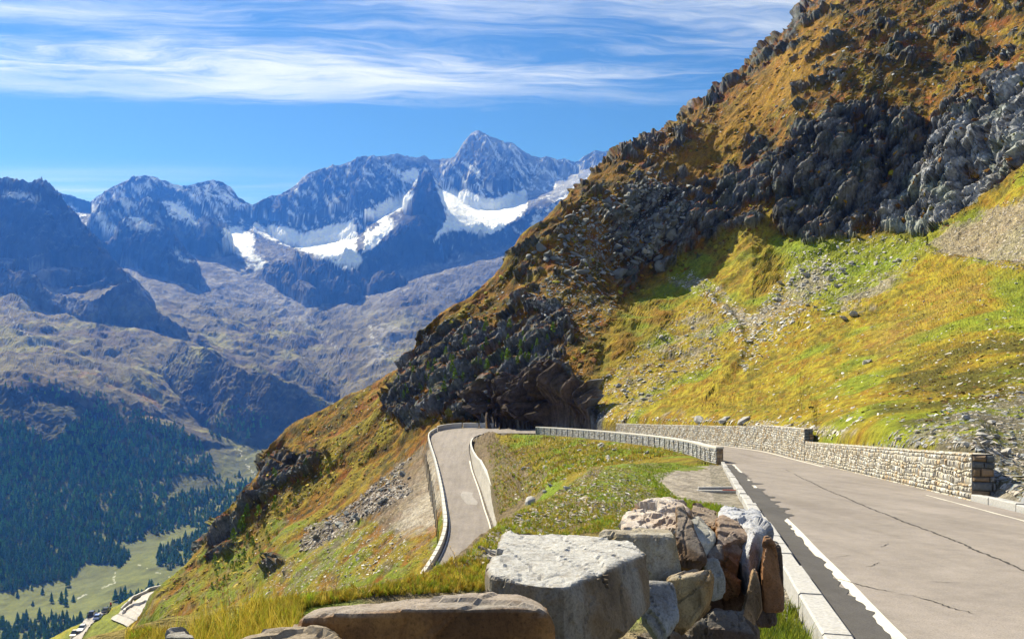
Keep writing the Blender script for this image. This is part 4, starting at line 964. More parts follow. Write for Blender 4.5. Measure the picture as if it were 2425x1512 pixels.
# ------------------------------------------------------------------ the air
import mathutils
bm = bmesh.new(); bmesh.ops.create_cube(bm, size=1.0)
me = bpy.data.meshes.new('haze'); bm.to_mesh(me); bm.free()
hz = link(bpy.data.objects.new('haze', me)); hz['kind'] = 'stuff'
zlo = float(min(gz.min(), z2.min())) - 30; zhi = float(max(gz.max(), z2.max())) + 100
xlo, xhi = float(min(gx.min(), x2.min())) - 300, float(max(gx.max(), x2.max())) + 300
ylo, yhi = -400.0, float(gy.max()) + 300
hz.scale = (xhi - xlo, yhi - ylo, zhi - zlo); hz.location = ((xhi + xlo) / 2, (yhi + ylo) / 2, (zhi + zlo) / 2)
hm = bpy.data.materials.new('haze'); hm.use_nodes = True; nt = hm.node_tree
for n in list(nt.nodes): nt.nodes.remove(n)
o_ = nt.nodes.new('ShaderNodeOutputMaterial'); pv = nt.nodes.new('ShaderNodeVolumePrincipled')
pv.inputs['Absorption Color'].default_value = (1, 1, 1, 1); pv.inputs['Color'].default_value = (0.05, 0.225, 1.0, 1); pv.inputs['Density'].default_value = 7.4e-5; pv.inputs['Anisotropy'].default_value = 0.3
nt.links.new(pv.outputs[0], o_.inputs['Volume']); me.materials.append(hm)
# ------------------------------------------------------------------ road surface
def asphalt(name, c, var=.12):
    m, nt, b = new_mat(name); p_ = pos(nt)
    n1 = tex_noise(nt, p_, 0.35, 5, .65); n2 = tex_noise(nt, p_, 60.0, 4, .8); n3 = tex_noise(nt, p_, 3.0, 5, .7)
    a = ramp(nt, n1.outputs[0], [(.3, tuple(x_ * (1 - var) for x_ in c)), (.7, tuple(x_ * (1 + var) for x_ in c))])
    s = ramp(nt, n2.outputs[0], [(.25, (.55, .55, .55)), (.5, (1, 1, 1)), (.8, (1.5, 1.5, 1.5))])
    mp_ = nn(nt, 'ShaderNodeMapping'); mp_.inputs['Rotation'].default_value = (0, 0, .235); mp_.inputs['Scale'].default_value = (1.5, .07, 1); nt.links.new(p_, mp_.inputs[0]); n4 = tex_noise(nt, mp_.outputs[0], 1.0, 4, .6)
    t_ = mixc(nt, 1.0, ramp(nt, n3.outputs[0], [(.25, (.84, .84, .84)), (.7, (1.1, 1.1, 1.1))]), ramp(nt, n4.outputs[0], [(.3, (.84, .83, .82)), (.5, (1, 1, 1)), (.7, (1.12, 1.11, 1.1))]), 'MULTIPLY')
    nt.links.new(mixc(nt, 1.0, mixc(nt, 1.0, a, s, 'MULTIPLY'), t_, 'MULTIPLY'), b.inputs['Base Color'])
    b.inputs['Roughness'].default_value = .85; bump(nt, b, n2.outputs[0], .6, .006); return m
m_road = asphalt('worn asphalt', (.232, .205, .187)); m_patch = asphalt('fresh asphalt', (.082, .078, .078))
m_line = flat_mat('road paint', (.62, .58, .50), .22, 9, .8)
m_gran = flat_mat('granite kerb', (.38, .37, .36), .35, 25, .8, .3, .01)
m_crack = flat_mat('bitumen crack', (.05, .045, .042), .2, 9)

def ribbon(name, A, B, mat, dz=0.0, n=6, kind='structure', thick=None):
    A = np.asarray(A); B = np.asarray(B)
    f = np.linspace(0, 1, n + 1)[None, :, None]
    v = (A[:, None] * (1 - f) + B[:, None] * f); v[..., 2] += dz
    o = np_mesh(name, v.reshape(-1, 3), grid_faces(len(A), n + 1), mat)
    if kind: o['kind'] = kind
    return o
ribbon('road', ROAD_L, ROAD_R, m_road, 0.0, 10)
def plane_pt(Yd, off_left=None, off_right=None):
    """point of the near road's plane: off_left metres right of the left kerb, or off_right metres left of the right edge"""
    if off_left is not None: X_ = 1.30 + .24 * Yd + off_left
    else: X_ = 7.84 + .231 * Yd - off_right
    return np.array([X_, Yd, -1.9 - .078 * Yd])
def strip(name, Ys, a, b_, mat, dz, left=True):
    A, B = [], []
    for i, yd in enumerate(Ys):
        aa = a(yd) if callable(a) else a; bb = b_(yd) if callable(b_) else b_
        A.append(plane_pt(yd, aa) if left else plane_pt(yd, None, aa)); B.append(plane_pt(yd, bb) if left else plane_pt(yd, None, bb))
    return ribbon(name, A, B, mat, dz, 1)
r_ = np.random.default_rng(5)
Yf = np.arange(-6, 51, .06)
jag = np.interp(Yf, np.arange(-6, 52, .45), .025 * r_.standard_normal(len(np.arange(-6, 52, .45))))
jag += np.interp(Yf, np.arange(-6, 52, .16), .028 * r_.standard_normal(len(np.arange(-6, 52, .16))))
bite = np.zeros_like(Yf)
for yy_, w_, h_ in ((34.5, .5, .45), (31, .6, .55), (27.8, .5, .3), (24.3, .35, .45), (22.6, .3, .3), (20.5, .35, .4), (18.9, .3, .35), (37, .4, .2), (16.8, .2, .12)):
    bite = np.maximum(bite, h_ * np.clip(1 - np.abs(Yf - yy_) / w_, 0, 1) ** .6)
edge_w = .455 + jag + bite * .6 + .19 * smooth01(Yf, 17.5, 18.5) * (1 - smooth01(Yf, 39, 41)) * (1 - .8 * ((Yf > 33) & (Yf < 35.2))) * (1 - .8 * ((Yf > 28.6) & (Yf < 30)))
strip('road_patch', Yf, 0.02, lambda q_: float(np.interp(q_, Yf, edge_w)), m_patch, .008)
strip('road_marking', Yf, lambda q_: .44, lambda q_: .585 + .006 * math.sin(q_ * 1.3), m_line, .004)
for lo, hi, off in ((17.2, 25.5, .62),):
    strip('road_marking', np.arange(lo, hi, .4), off, lambda q_: off + .06 + .015 * math.sin(q_ * 3), m_line, .004, left=False)
YY_ = np.arange(56, 92, 1.0)
# right-hand line further on, following the road's outer edge
sel_ = [i for i in range(len(ROAD_R)) if 46 < ROAD_R[i, 1] < 88 and ROAD_R[i, 0] > 15]
A_, B_ = [], []
for i in sel_:
    w_ = (ROAD_L[i] - ROAD_R[i]); w_ = w_ / np.linalg.norm(w_); A_.append(ROAD_R[i] + w_ * .30); B_.append(ROAD_R[i] + w_ * .46)
ribbon('road_marking', A_, B_, m_line, .004, 1)
# centre seam and cracks
def crack(pts, w, seed, step=.10, wob_=.05):
    rr = np.random.default_rng(seed); pts = np.array(pts, float); A, B = [], []
    L = np.linalg.norm(np.diff(pts, axis=0), axis=1); n = max(3, int(L.sum() / step)); s = np.concatenate([[0], np.cumsum(L)]); q = np.linspace(0, s[-1], n)
    P_ = np.stack([np.interp(q, s, pts[:, k]) for k in range(2)], 1); j = np.cumsum(rr.standard_normal(n)) * .012; j -= np.linspace(j[0], j[-1], n)
    j += rr.standard_normal(n) * wob_ * .25
    T = np.gradient(P_, axis=0); T /= np.linalg.norm(T, axis=1)[:, None]; N_ = np.stack([T[:, 1], -T[:, 0]], 1)
    ww = w * (.35 + 1.0 * rr.random(n)); ww *= np.clip(np.minimum(np.arange(n), n - 1 - np.arange(n)) / 6, .05, 1)
    a = P_ + N_ * (j + ww / 2)[:, None]; b2 = P_ + N_ * (j - ww / 2)[:, None]
    za = -1.9 - .078 * a[:, 1]; zb = -1.9 - .078 * b2[:, 1]
    ribbon('road_crack', np.column_stack([a, za]), np.column_stack([b2, zb]), m_crack, .006, 1)
sx = lambda yd: 4.58 + .235 * yd
crack([(sx(-6), -6), (sx(8), 8), (sx(20), 20), (sx(39), 39)], .045, 1)
crack([(sx(41), 41), (sx(46), 46), (sx(53), 53.5)], .06, 2)
for k_, (x0, y0, x1, y1) in enumerate(((4.6, 12.6, 4.75, 13.3), (4.9, 12.4, 5.35, 12.7), (5.0, 11.5, 5.5, 12.0), (3.9, 11.3, 4.6, 9.6), (4.6, 9.6, 4.9, 8.4), (5.3, 10.4, 5.9, 10.2), (7.5, 17.5, 7.9, 17.1), (8.3, 20.6, 8.6, 20.2), (6.2, 13.5, 6.6, 14.1))):
    crack([(x0, y0), ((x0 + x1) / 2 + .05, (y0 + y1) / 2), (x1, y1)], .022, 10 + k_, .05)
# patches and stains on the lower leg
m_pale = asphalt('pale road repair', (.30, .278, .26), .08)
def leg_pt(i, f, dz=.006): 
    p = ROAD_L[i] * (1 - f) + ROAD_R[i] * f; return p + np.array([0, 0, dz])
def leg_patch(y0, y1, f0, f1, mat, dz=.006):
    ii = [i for i in range(i_leg - 3, len(ROAD_L)) if min(y0, y1) < ROAD_C[i, 1] < max(y0, y1)]
    ribbon('road_patch', [leg_pt(i, f0(i) if callable(f0) else f0, dz) for i in ii], [leg_pt(i, f1(i) if callable(f1) else f1, dz) for i in ii], mat, 0, 2)
leg_patch(98, 104, lambda i: .2 + .05 * math.sin(i * 1.3), lambda i: .5 + .06 * math.sin(i), m_pale)
leg_patch(60, 118, .965, .985, m_line, .010); leg_patch(66, 122, .012, .045, m_line, .010)
ii = [i for i in range(len(ROAD_L)) if (i_far - 4 < i < i_leg - 2)]

# kerbs: granite, a real step up from the road
def beam(name, path, w, h, mat, side=None, z0=0.0, sink=.25, label=None, gap=None, seg=None, parent=None):
    """a low bar along a path; side = unit vectors pointing to the back of the bar"""
    path = np.asarray(path, float)
    if side is None:
        T = np.gradient(path[:, :2], axis=0); T /= np.linalg.norm(T, axis=1)[:, None]; side = np.stack([-T[:, 1], T[:, 0], T[:, 0] * 0], 1)
    up = np.array([0, 0, 1.0]); bev = min(.02, h * .2)
    prof = [(0, -sink), (0, h - bev), (bev, h), (w - bev, h), (w, h - bev), (w, -sink)]
    rings = np.stack([path + side * a + up * (b_ + z0) for a, b_ in prof], 1)
    n, k = rings.shape[:2]; v = rings.reshape(-1, 3); f = []
    i = np.arange(n * k).reshape(n, k)
    q_ = np.stack([i[:-1, :-1], i[:-1, 1:], i[1:, 1:], i[1:, :-1]], -1).reshape(-1, 4)
    f = [tuple(a) for a in q_] + [tuple(i[0, ::-1]), tuple(i[-1])]
    me = bpy.data.meshes.new(name); me.from_pydata([tuple(a) for a in v], [], [tuple(int(b_) for b_ in a) for a in f]); me.update()
    me.materials.append(mat); return link(bpy.data.objects.new(name, me), parent)
Ls = np.array([-0.97, .236, 0]); 
kr = np.random.default_rng(12)
def kerb_row(y0, y1, w, h, left=True):
    q = y0
    while q < y1:
        L = 1.0 * (.85 + .3 * kr.random()); e = min(q + L - .022, y1); dh = .012 * kr.standard_normal(); dx = .008 * kr.standard_normal()
        pa = [plane_pt(yd, dx) if left else plane_pt(yd, None, -.10 + dx) for yd in (q, (q + e) / 2, e)]
        k_ = beam('kerb', pa, w, h + dh, m_gran, np.tile(Ls if left else -Ls, (3, 1))); k_['kind'] = 'structure'; q += L
kerb_row(-4, 20.4, .26, .16); kerb_row(20.5, 52.6, .22, .11); kerb_row(2, 23.3, .26, .17, False)
# drain inlet with its slanting slab in the lay-by
m_red = flat_mat('red paint', (.42, .10, .07), .3, 20)
m_conc0 = flat_mat('dark slab', (.14, .13, .13), .3, 20)
m_dk = flat_mat('dark iron', (.05, .048, .05), .3, 20)
t = bpy.data.objects.new('drain_inlet', None); link(t); t.location = (6.6, 27.3, -4.03)
tag(t, 'small stone drain inlet with a red edge let into the kerb of the gravel lay-by', 'drain')
def box(name, sz, loc, mat, rz=0, parent=None, bev=.01):
    bm = bmesh.new(); bmesh.ops.create_cube(bm, size=1.0)
    bmesh.ops.scale(bm, vec=sz, verts=bm.verts)
    if bev: bmesh.ops.bevel(bm, geom=bm.edges[:], offset=bev, segments=2, affect='EDGES')
    me = bpy.data.meshes.new(name); bm.to_mesh(me); bm.free(); me.materials.append(mat)
    o = bpy.data.objects.new(name, me); link(o, parent); o.location = loc; o.rotation_euler = (0, 0, rz); return o
box('slab', (1.2, .14, .10), (.45, .55, .0), m_gran, .05, t); box('slab', (1.3, .16, .08), (.35, 0, -.03), m_gran, -.10, t); box('rim', (.5, .07, .03), (.80, -.05, .02), m_red, -.10, t)

# ------------------------------------------------------------------ masonry
m_stone = tint_mat('dressed field stone', 9.0, .35, .5, .03)
PAL = [C(.46, .42, .35), C(.52, .49, .43), C(.43, .38, .30), C(.38, .29, .19), C(.42, .41, .38), C(.55, .52, .47), C(.46, .41, .32), C(.34, .32, .29)]
PALG = [C(.30, .31, .33), C(.38, .38, .38), C(.25, .26, .28), C(.42, .41, .39), C(.33, .30, .26)]
PAL_SHADE = [C(.14, .15, .16), C(.20, .20, .20), C(.24, .17, .11), C(.11, .12, .13)]  # wall end faces: their shade put into the stone colours
def masonry(path, nrm, hgt_, course, width, pal, seed, out_=.045, batter=0.0):
    """stones on the face of a wall: path (n,3) along its foot, nrm unit vector out of the face"""
    rr = np.random.default_rng(seed); path = np.asarray(path, float); nrm = np.asarray(nrm, float)
    L = np.concatenate([[0], np.cumsum(np.linalg.norm(np.diff(path, axis=0), axis=1))]); V_, F_, K_ = [], [], []
    def at(s, h):
        b_ = np.array([np.interp(s, L, path[:, k]) for k in range(3)]); n = np.array([np.interp(s, L, nrm[:, k]) for k in range(3)])
        h = h + (.045 * math.sin(s * 1.9 + h * 3) + .03 * math.sin(s * 4.7 + h * 7)) * min(1, h * 2, max(0, (np.max(hgt_) - h) * 2))
        return b_ + np.array([0, 0, h]) - n * batter * h, n
    z_ = -.10; top = max(hgt_) if np.ndim(hgt_) else hgt_
    Hs = np.interp(L, np.linspace(0, L[-1], len(hgt_)), hgt_) if np.ndim(hgt_) else np.full(len(L), hgt_)
    while z_ < top - .03:
        ch = course * (.55 + .9 * rr.random()); s = -rr.random() * width
        while s < L[-1]:
            w_ = width * (.5 + 1.2 * rr.random()); c0, c1 = max(0, s), min(L[-1], s + w_); s += w_
            if c1 - c0 < .05: continue
            hm = np.interp((c0 + c1) / 2, L, Hs)
            if z_ > hm - .04: continue
            zz1 = min(z_ + ch, hm); j = lambda: (rr.random() - .5) * .75 * min(ch, w_)
            o1 = out_ * (.4 + .9 * rr.random()); b_ = len(V_)
            cs_ = [(c0 + .012, z_ + .012), (c1 - .012, z_ + .012), (c1 - .012, zz1 - .012), (c0 + .012, zz1 - .012)]
            for (a, h) in cs_:
                p, n = at(a, h); V_.append(p + n * .0)
            m_ = .035 * min(1, ch / .2)
            for (a, h), (sa, sh) in zip(cs_, ((1, 1), (-1, 1), (-1, -1), (1, -1))):
                p, n = at(a + sa * (m_ + abs(j()) * .35), h + sh * (m_ + abs(j()) * .30)); V_.append(p + n * (o1 * (.75 + .5 * rr.random())))
            for q_ in ((0, 1, 5, 4), (1, 2, 6, 5), (2, 3, 7, 6), (3, 0, 4, 7), (4, 5, 6, 7)): F_.append([b_ + t_ for t_ in q_])
            c_ = pal[int(rr.integers(len(pal)))] * (.8 + .4 * rr.random()); K_ += [c_] * 5
        z_ += ch
    return V_, F_, K_
def wall_obj(name, path, back, hgt_, thick, parts_, mat=None):
    """solid core + stones; path = foot of the visible face, back = unit vectors into the wall"""
    path = np.asarray(path, float); back = np.asarray(back, float); n = len(path)
    Hs = np.interp(np.linspace(0, 1, n), np.linspace(0, 1, len(hgt_)), hgt_) if np.ndim(hgt_) else np.full(n, hgt_)
    V_, F_, K_ = [], [], []
    up = np.array([0, 0, 1.0])
    core = [path - up * .4, path + up * (Hs - .01)[:, None], path + back * thick + up * (Hs - .01)[:, None], path + back * thick - up * .4]
    for c_ in core: V_ += list(c_)
    for a in range(4):
        b_ = (a + 1) % 4
        for i in range(n - 1): F_.append([a * n + i, a * n + i + 1, b_ * n + i + 1, b_ * n + i]); K_.append(C(.20, .18, .15) if a != 1 else C(.50, .47, .42))
    F_.append([0, n, 2 * n, 3 * n]); F_.append([n - 1, 4 * n - 1, 3 * n - 1, 2 * n - 1]); K_ += [C(.12, .11, .10)] * 2
    for v_, f_, k_ in parts_:
        o_ = len(V_); V_ += list(v_); F_ += [[o_ + t_ for t_ in q_] for q_ in f_]; K_ += k_
    return np_mesh(name, np.array(V_), np.array(F_), m_stone, facecol=np.array(K_))
def right_edge(y0, y1, off, n=40):
    ii = [i for i in range(len(ROAD_R)) if ROAD_R[i, 0] > 8 and y0 - 2 <= ROAD_R[i, 1] <= y1 + 2]
    pp = []
    for i in ii:
        w_ = ROAD_R[i] - ROAD_L[i]; w_[2] = 0; w_ /= np.linalg.norm(w_); pp.append(np.concatenate([ROAD_R[i] + w_ * off, w_]))
    pp = np.array(pp); q = np.linspace(y0, y1, n)
    return np.stack([np.interp(q, pp[:, 1], pp[:, k]) if k != 1 else q for k in range(3)], 1), np.stack([np.interp(q, pp[:, 1], pp[:, k]) for k in (3, 4, 5)], 1)
# nearer, lower length
p1_, b1_ = right_edge(23.6, 57.6, .22)
end_b = np.array([.97, -.23, 0]); endn = np.array([-.23, -.97, 0])
w1_ = wall_obj('retaining_wall', p1_, b1_, [1.34, 1.32, 1.28], .62,
    [masonry(p1_, -b1_, [1.34, 1.32, 1.28], .155, .19, PAL, 3), masonry([p1_[0], p1_[0] + end_b * .62 + endn * -.02], [endn, endn], 1.33, .24, .42, PAL_SHADE, 4, .05),
     masonry(p1_ + b1_ * .03 + np.array([0, 0, 1.325]) * np.array([0, 0, 1]), np.tile(np.array([0, 0, 1.0]), (len(p1_), 1)), .05, .3, .3, PAL, 8, .03)])
tag(w1_, 'cream and ochre dry stone retaining wall along the right road edge, its dark end face nearest', 'wall')
p2_, b2_ = right_edge(57.8, 114.5, .22)
hh2 = [2.25, 2.1, 1.9, 1.8, 1.7, 1.62]
w2_ = wall_obj('retaining_wall', p2_, b2_, hh2, .62, [masonry(p2_, -b2_, hh2, .19, .22, PAL, 5), masonry([p2_[0], p2_[0] + end_b * .62], [endn, endn], 2.24, .26, .42, PAL_SHADE, 6, .05)])
tag(w2_, 'higher stretch of cream stone retaining wall further along the road bend below the meadow', 'wall')

# upper parapet, on the valley side of the road
ii = [i for i in range(len(ROAD_L)) if ROAD_L[i, 1] > 53.4 and i <= i_far + 1]
pp, bb = [], []
for i in ii:
    w_ = ROAD_L[i] - ROAD_R[i]; w_[2] = 0; w_ /= np.linalg.norm(w_); pp.append(ROAD_L[i] + w_ * .48); bb.append(-w_)
pp, bb = np.array(pp), np.array(bb)
HP = .96
m_cope = flat_mat('pale coping', (.50, .47, .42), .3, 8, .8, .2, .01)
t = bpy.data.objects.new('parapet_wall', None); link(t); t.location = tuple(pp[0]); off0 = np.array(t.location)
tag(t, 'grey stone parapet with pale coping curving from the pillar end along the upper road', 'parapet')
body = wall_obj('wall_body', pp - off0, bb, HP, .46, [masonry(pp - off0, -bb, HP, .16, .30, PALG, 12), masonry([pp[0] - off0, pp[0] - off0 + bb[0] * .46], [np.cross(bb[0], [0, 0, 1]) * (1 if np.cross(bb[0], [0, 0, 1])[1] < 0 else -1)] * 2, HP, .3, .3, [C(.30, .21, .13), C(.36, .27, .18)], 13)])
body.parent = t
cp = beam('coping', (pp - off0) - bb * .04 + np.array([0, 0, HP]), .54, .12, m_cope, bb, 0, .0, parent=t)
# weep joints
Lp = np.concatenate([[0], np.cumsum(np.linalg.norm(np.diff(pp, axis=0), axis=1))])
js = np.arange(3.0, Lp[-1], 2.15)[:40]
for s_ in js:
    q_ = np.array([np.interp(s_, Lp, pp[:, k]) for k in range(3)]); n_ = -np.array([np.interp(s_, Lp, bb[:, k]) for k in range(3)])
    jo = box('joint', (.07, .10, HP - .04), tuple(q_ - off0 + n_ * .03 + np.array([0, 0, (HP - .04) / 2])), m_dk, math.atan2(n_[1], n_[0]) + math.pi / 2, t, 0)

# blocks round the outside of the hairpin, then the outer parapet of the lower leg
i0 = int(np.argmin(np.abs(ROAD_R[:, 0] + 4.2) + 100 * (ROAD_R[:, 1] < 136)))
def outer(i, off):
    w_ = ROAD_R[i] - ROAD_L[i]; w_[2] = 0; w_ /= np.linalg.norm(w_); return ROAD_R[i] + w_ * off, w_
OP, OB = zip(*[outer(i, .12) for i in range(i0, len(ROAD_R) - 4)]); OP, OB = np.array(OP), np.array(OB)
Lo = np.concatenate([[0], np.cumsum(np.linalg.norm(np.diff(OP, axis=0), axis=1))])
def along(s0, s1, n=8):
    q = np.linspace(s0, s1, n); return np.stack([np.interp(q, Lo, OP[:, k]) for k in range(3)], 1), np.stack([np.interp(q, Lo, OB[:, k]) for k in range(3)], 1)
m_blk = flat_mat('pale concrete block', (.50, .46, .43), .15, 4, .85, .2, .01); m_top = flat_mat('bleached coping', (.52, .50, .46), .32, 8, .8)
wide = ['concrete parapet block at the right end of the row round the hairpin', 'middle concrete parapet block of the three outside the hairpin', 'curved concrete parapet block where the row turns down to the lower road']
cuts = [(0.1, 3.0), (3.25, 6.2), (6.45, 11.5)]
for (a, b_), lb in zip(cuts, wide):
    pa, sd = along(a, b_); t = bpy.data.objects.new('parapet_block', None); link(t); t.location = tuple(pa[0]); 
    tag(t, lb, 'parapet block', 'parapet blocks round the hairpin')
    beam('block_body', pa - pa[0], .42, .78, m_blk, sd, 0, .5, parent=t); beam('block_top', pa - pa[0] - sd * .03, .48, .07, m_top, sd, .782, 0, parent=t)
t = bpy.data.objects.new('parapet_wall', None); link(t); o0 = OP[0].copy(); t.location = tuple(o0)
tag(t, 'low parapet of pale blocks with thin gaps along the outer edge of the lower road', 'parapet')
s_ = 11.7; nb = 0
while s_ < Lo[-1] - 1.5:
    ln = 1.75 if s_ < 60 else 1.5
    pa, sd = along(s_, s_ + ln - .14, 4); beam('block', pa - o0, .40, .62, m_top, sd, 0, .5, parent=t); s_ += ln; nb += 1
# battered faces below and above the lower leg
m_conc = tint_mat('rough cast wall', 3.0, .3, .8, .05)
def face(name, top, bot, colr, label, n=8, rough_=.05):
    top, bot = np.asarray(top), np.asarray(bot); f = np.linspace(0, 1, n + 1)[None, :, None]; v = (top[:, None] * (1 - f) + bot[:, None] * f).reshape(-1, 3)
    nz_ = fbm(v * 1.3, 3); v = v + np.array([1, .2, 0]) * (nz_ * rough_)[:, None]
    o = np_mesh(name, v, grid_faces(len(top), n + 1), m_conc, np.array(colr)[None] * (.85 + .3 * (.5 + .8 * nz_[:, None])))
    if label: tag(o, label, 'retaining wall')
    return o
iq = [i for i in range(len(OP)) if Lo[i] > 8]
tp = np.array([OP[i] + OB[i] * .42 + [0, 0, .02] for i in iq]); ff = np.array([(1 - math.exp(-(Lo[i] - 8) / 5)) for i in iq])[:, None]
btm = tp + np.array([OB[i] * .75 for i in iq]) * ff + np.array([0, 0, -1.0]) * (1.2 + 3.0 * ff)
face('retaining_wall', tp, btm, (.40, .37, .33), 'rough grey battered wall falling from the outer edge of the lower road')
iq = [i for i in range(i_leg - 10, len(ROAD_L) - 5)]
IN = []; 
for i in iq:
    w_ = ROAD_L[i] - ROAD_R[i]; w_[2] = 0; w_ /= np.linalg.norm(w_); IN.append(w_)
IN = np.array(IN); ft = np.array([ROAD_L[i] for i in iq]) + IN * .30
hI = np.interp(np.arange(len(iq)), [0, 6, 14, len(iq)], [.25, .9, 2.05, 1.9])
tpi = ft + IN * (.42 * hI)[:, None] + np.array([0, 0, 1.0]) * hI[:, None]
t = bpy.data.objects.new('retaining_wall', None); link(t); t.location = tuple(ft[0])
tag(t, 'sloping grey cut wall with white coping on the inner side of the lower road', 'wall')
fo = face('wall_face', tpi - ft[0], ft - ft[0] - [0, 0, .15], (.38, .35, .31), None); fo.parent = t
beam('coping', tpi - ft[0] - IN * .05, .5, .10, m_top, IN, -.02, .1, parent=t)
# ------------------------------------------------------------------ boulders in the foreground
def hull_rock(name, pts, base, stain, label, cat='boulder', vox=.015, amp_=.03, sm=1, grain=(1, 1, 1), rot=None, group='boulders heaped at the roadside', dark=.0, seed=0, top=.45, pale=(.38, .36, .33)):
    co = np.array([P(*p) for p in pts]); o0 = co.mean(0)
    if 5 <= seed <= 18: co = o0 + (co - o0) * 1.07
    bm = bmesh.new()
    for c in co - o0: bm.verts.new(c)
    r = bmesh.ops.convex_hull(bm, input=bm.verts)
    junk = [g for g in r['geom_interior'] if isinstance(g, bmesh.types.BMVert)]
    if junk: bmesh.ops.delete(bm, geom=junk, context='VERTS')
    me = bpy.data.meshes.new(name); bm.to_mesh(me); bm.free()
    o = bpy.data.objects.new(name, me); link(o)
    md = o.modifiers.new('r', 'REMESH'); md.mode = 'VOXEL'; md.voxel_size = vox
    s_ = o.modifiers.new('s', 'SMOOTH'); s_.iterations = sm; s_.factor = .5
    dg = bpy.context.evaluated_depsgraph_get(); ev = o.evaluated_get(dg); m2 = bpy.data.meshes.new_from_object(ev)
    bpy.data.objects.remove(o)
    n = len(m2.vertices); v = np.empty(n * 3, np.float32); m2.vertices.foreach_get('co', v); v = v.reshape(-1, 3)
    nn_ = np.empty(n * 3, np.float32); m2.vertices.foreach_get('normal', nn_); nn_ = nn_.reshape(-1, 3)
    g = (v + o0 + seed * 3.7) * np.array(grain, np.float32)
    rs_ = np.random.default_rng(seed); Rm = np.linalg.qr(rs_.standard_normal((3, 3)) * .35 + np.eye(3))[0]; gr_ = g @ Rm
    f1 = fbm(g * 2.0, 4); D_, H_, O_ = cells(gr_ * np.array([3.0, 3.0, 1.9]), seed & 255); tl = (O_ * _G[(H_ * 7 + 3) & 255]).sum(1)
    D3_, H3_, O3_ = cells(gr_ * np.array([9.0, 9.0, 4.5]), (seed * 3) & 255); tl3 = (O3_ * _G[(H3_ * 5 + 3) & 255]).sum(1)
    f3 = fbm(g * 14, 4, ridged=True); f2 = fbm(gr_ * np.array([34, 34, 5]), 3, ridged=True)
    ledge = np.abs(((gr_[:, 0] * 5.5 + .9 * fbm(g * 1.6 + 9, 3)) % 1.0) - .5) * 2
    d = amp_ * (f1 * .5 + tl * 1.5 + (_R[H_] - .5) * .7 + tl3 * .45 + (_R[H3_] - .5) * .22 + f3 * .12 + f2 * .10 - .5 * smooth01(ledge, .93, .99))
    v = v + nn_ * d[:, None]
    m2.vertices.foreach_set('co', v.ravel())
    st = smooth01(fbm((v + o0) * np.array([3.0, 3.0, 1.1]) + seed, 4) + .25 * f3, -.12, .30)[:, None]
    c = np.array(base)[None] * (1 - st) + np.array(stain)[None] * st
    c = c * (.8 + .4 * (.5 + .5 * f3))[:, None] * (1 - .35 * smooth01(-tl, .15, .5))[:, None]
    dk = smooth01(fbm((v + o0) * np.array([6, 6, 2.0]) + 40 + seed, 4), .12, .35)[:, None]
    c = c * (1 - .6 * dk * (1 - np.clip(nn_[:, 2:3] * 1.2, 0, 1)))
    tw = smooth01(nn_[:, 2], .55, .9)[:, None] * top; c = c * (1 - tw) + np.array(pale) * (.85 + .3 * f2[:, None]) * tw      # sunlight put into the colour: upward faces paler
    a = m2.color_attributes.new('tint', 'FLOAT_COLOR', 'POINT'); cc = np.ones((n, 4), np.float32); cc[:, :3] = np.clip(c, .01, .9); a.data.foreach_set('color', cc.ravel())
    m2.polygons.foreach_set('use_smooth', np.zeros(len(m2.polygons), bool)); m2.materials.clear(); m2.materials.append(m_rock); m2.update(); m2.name = name
    o = bpy.data.objects.new(name, m2); link(o); o.location = tuple(o0); tag(o, label, cat, group); return o
m_rock, nt, b = new_mat('weathered rock')
at = nn(nt, 'ShaderNodeAttribute', attribute_name='tint'); p_ = pos(nt)
n1 = tex_noise(nt, p_, 85, 8, .8); n2 = tex_noise(nt, p_, 6, 5, .7)
mp = nn(nt, 'ShaderNodeMapping'); mp.inputs['Scale'].default_value = (16, 16, 5); nt.links.new(p_, mp.inputs[0]); n3 = tex_noise(nt, mp.outputs[0], 1.0, 6, .75)
q1 = ramp(nt, n1.outputs[0], [(.32, (.42,) * 3), (.5, (1,) * 3), (.75, (1.35,) * 3)]); q3 = ramp(nt, n3.outputs[0], [(.32, (.68, .62, .56)), (.5, (1, 1, 1)), (.7, (1.12,) * 3)])
nt.links.new(mixc(nt, 1.0, mixc(nt, 1.0, at.outputs[0], q1, 'MULTIPLY'), q3, 'MULTIPLY'), b.inputs['Base Color'])
am = nn(nt, 'ShaderNodeMath', operation='ADD'); nt.links.new(n1.outputs[0], am.inputs[0]); nt.links.new(n3.outputs[0], am.inputs[1])
bump(nt, b, am.outputs[0], .9, .012); b.inputs['Roughness'].default_value = .8; b.inputs['Specular IOR Level'].default_value = .3
WHT, GRY, BRN, OCH, BLU, DRK = (.52, .50, .48), (.30, .28, .25), (.17, .10, .05), (.27, .18, .08), (.40, .41, .46), (.09, .06, .045)
HR = hull_rock
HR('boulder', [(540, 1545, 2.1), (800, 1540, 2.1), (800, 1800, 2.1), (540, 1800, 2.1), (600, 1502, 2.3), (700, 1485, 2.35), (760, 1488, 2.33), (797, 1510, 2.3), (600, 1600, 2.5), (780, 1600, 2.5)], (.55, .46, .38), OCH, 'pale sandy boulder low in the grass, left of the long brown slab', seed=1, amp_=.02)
HR('boulder', [(385, 1500, 2.9), (402, 1487, 3.05), (440, 1486, 3.05), (462, 1505, 2.9), (450, 1600, 2.9), (390, 1600, 2.9), (420, 1520, 3.2), (455, 1540, 3.2)], (.55, .50, .44), GRY, 'small bleached stone in the tall grass at the left', seed=2, amp_=.014, vox=.014)
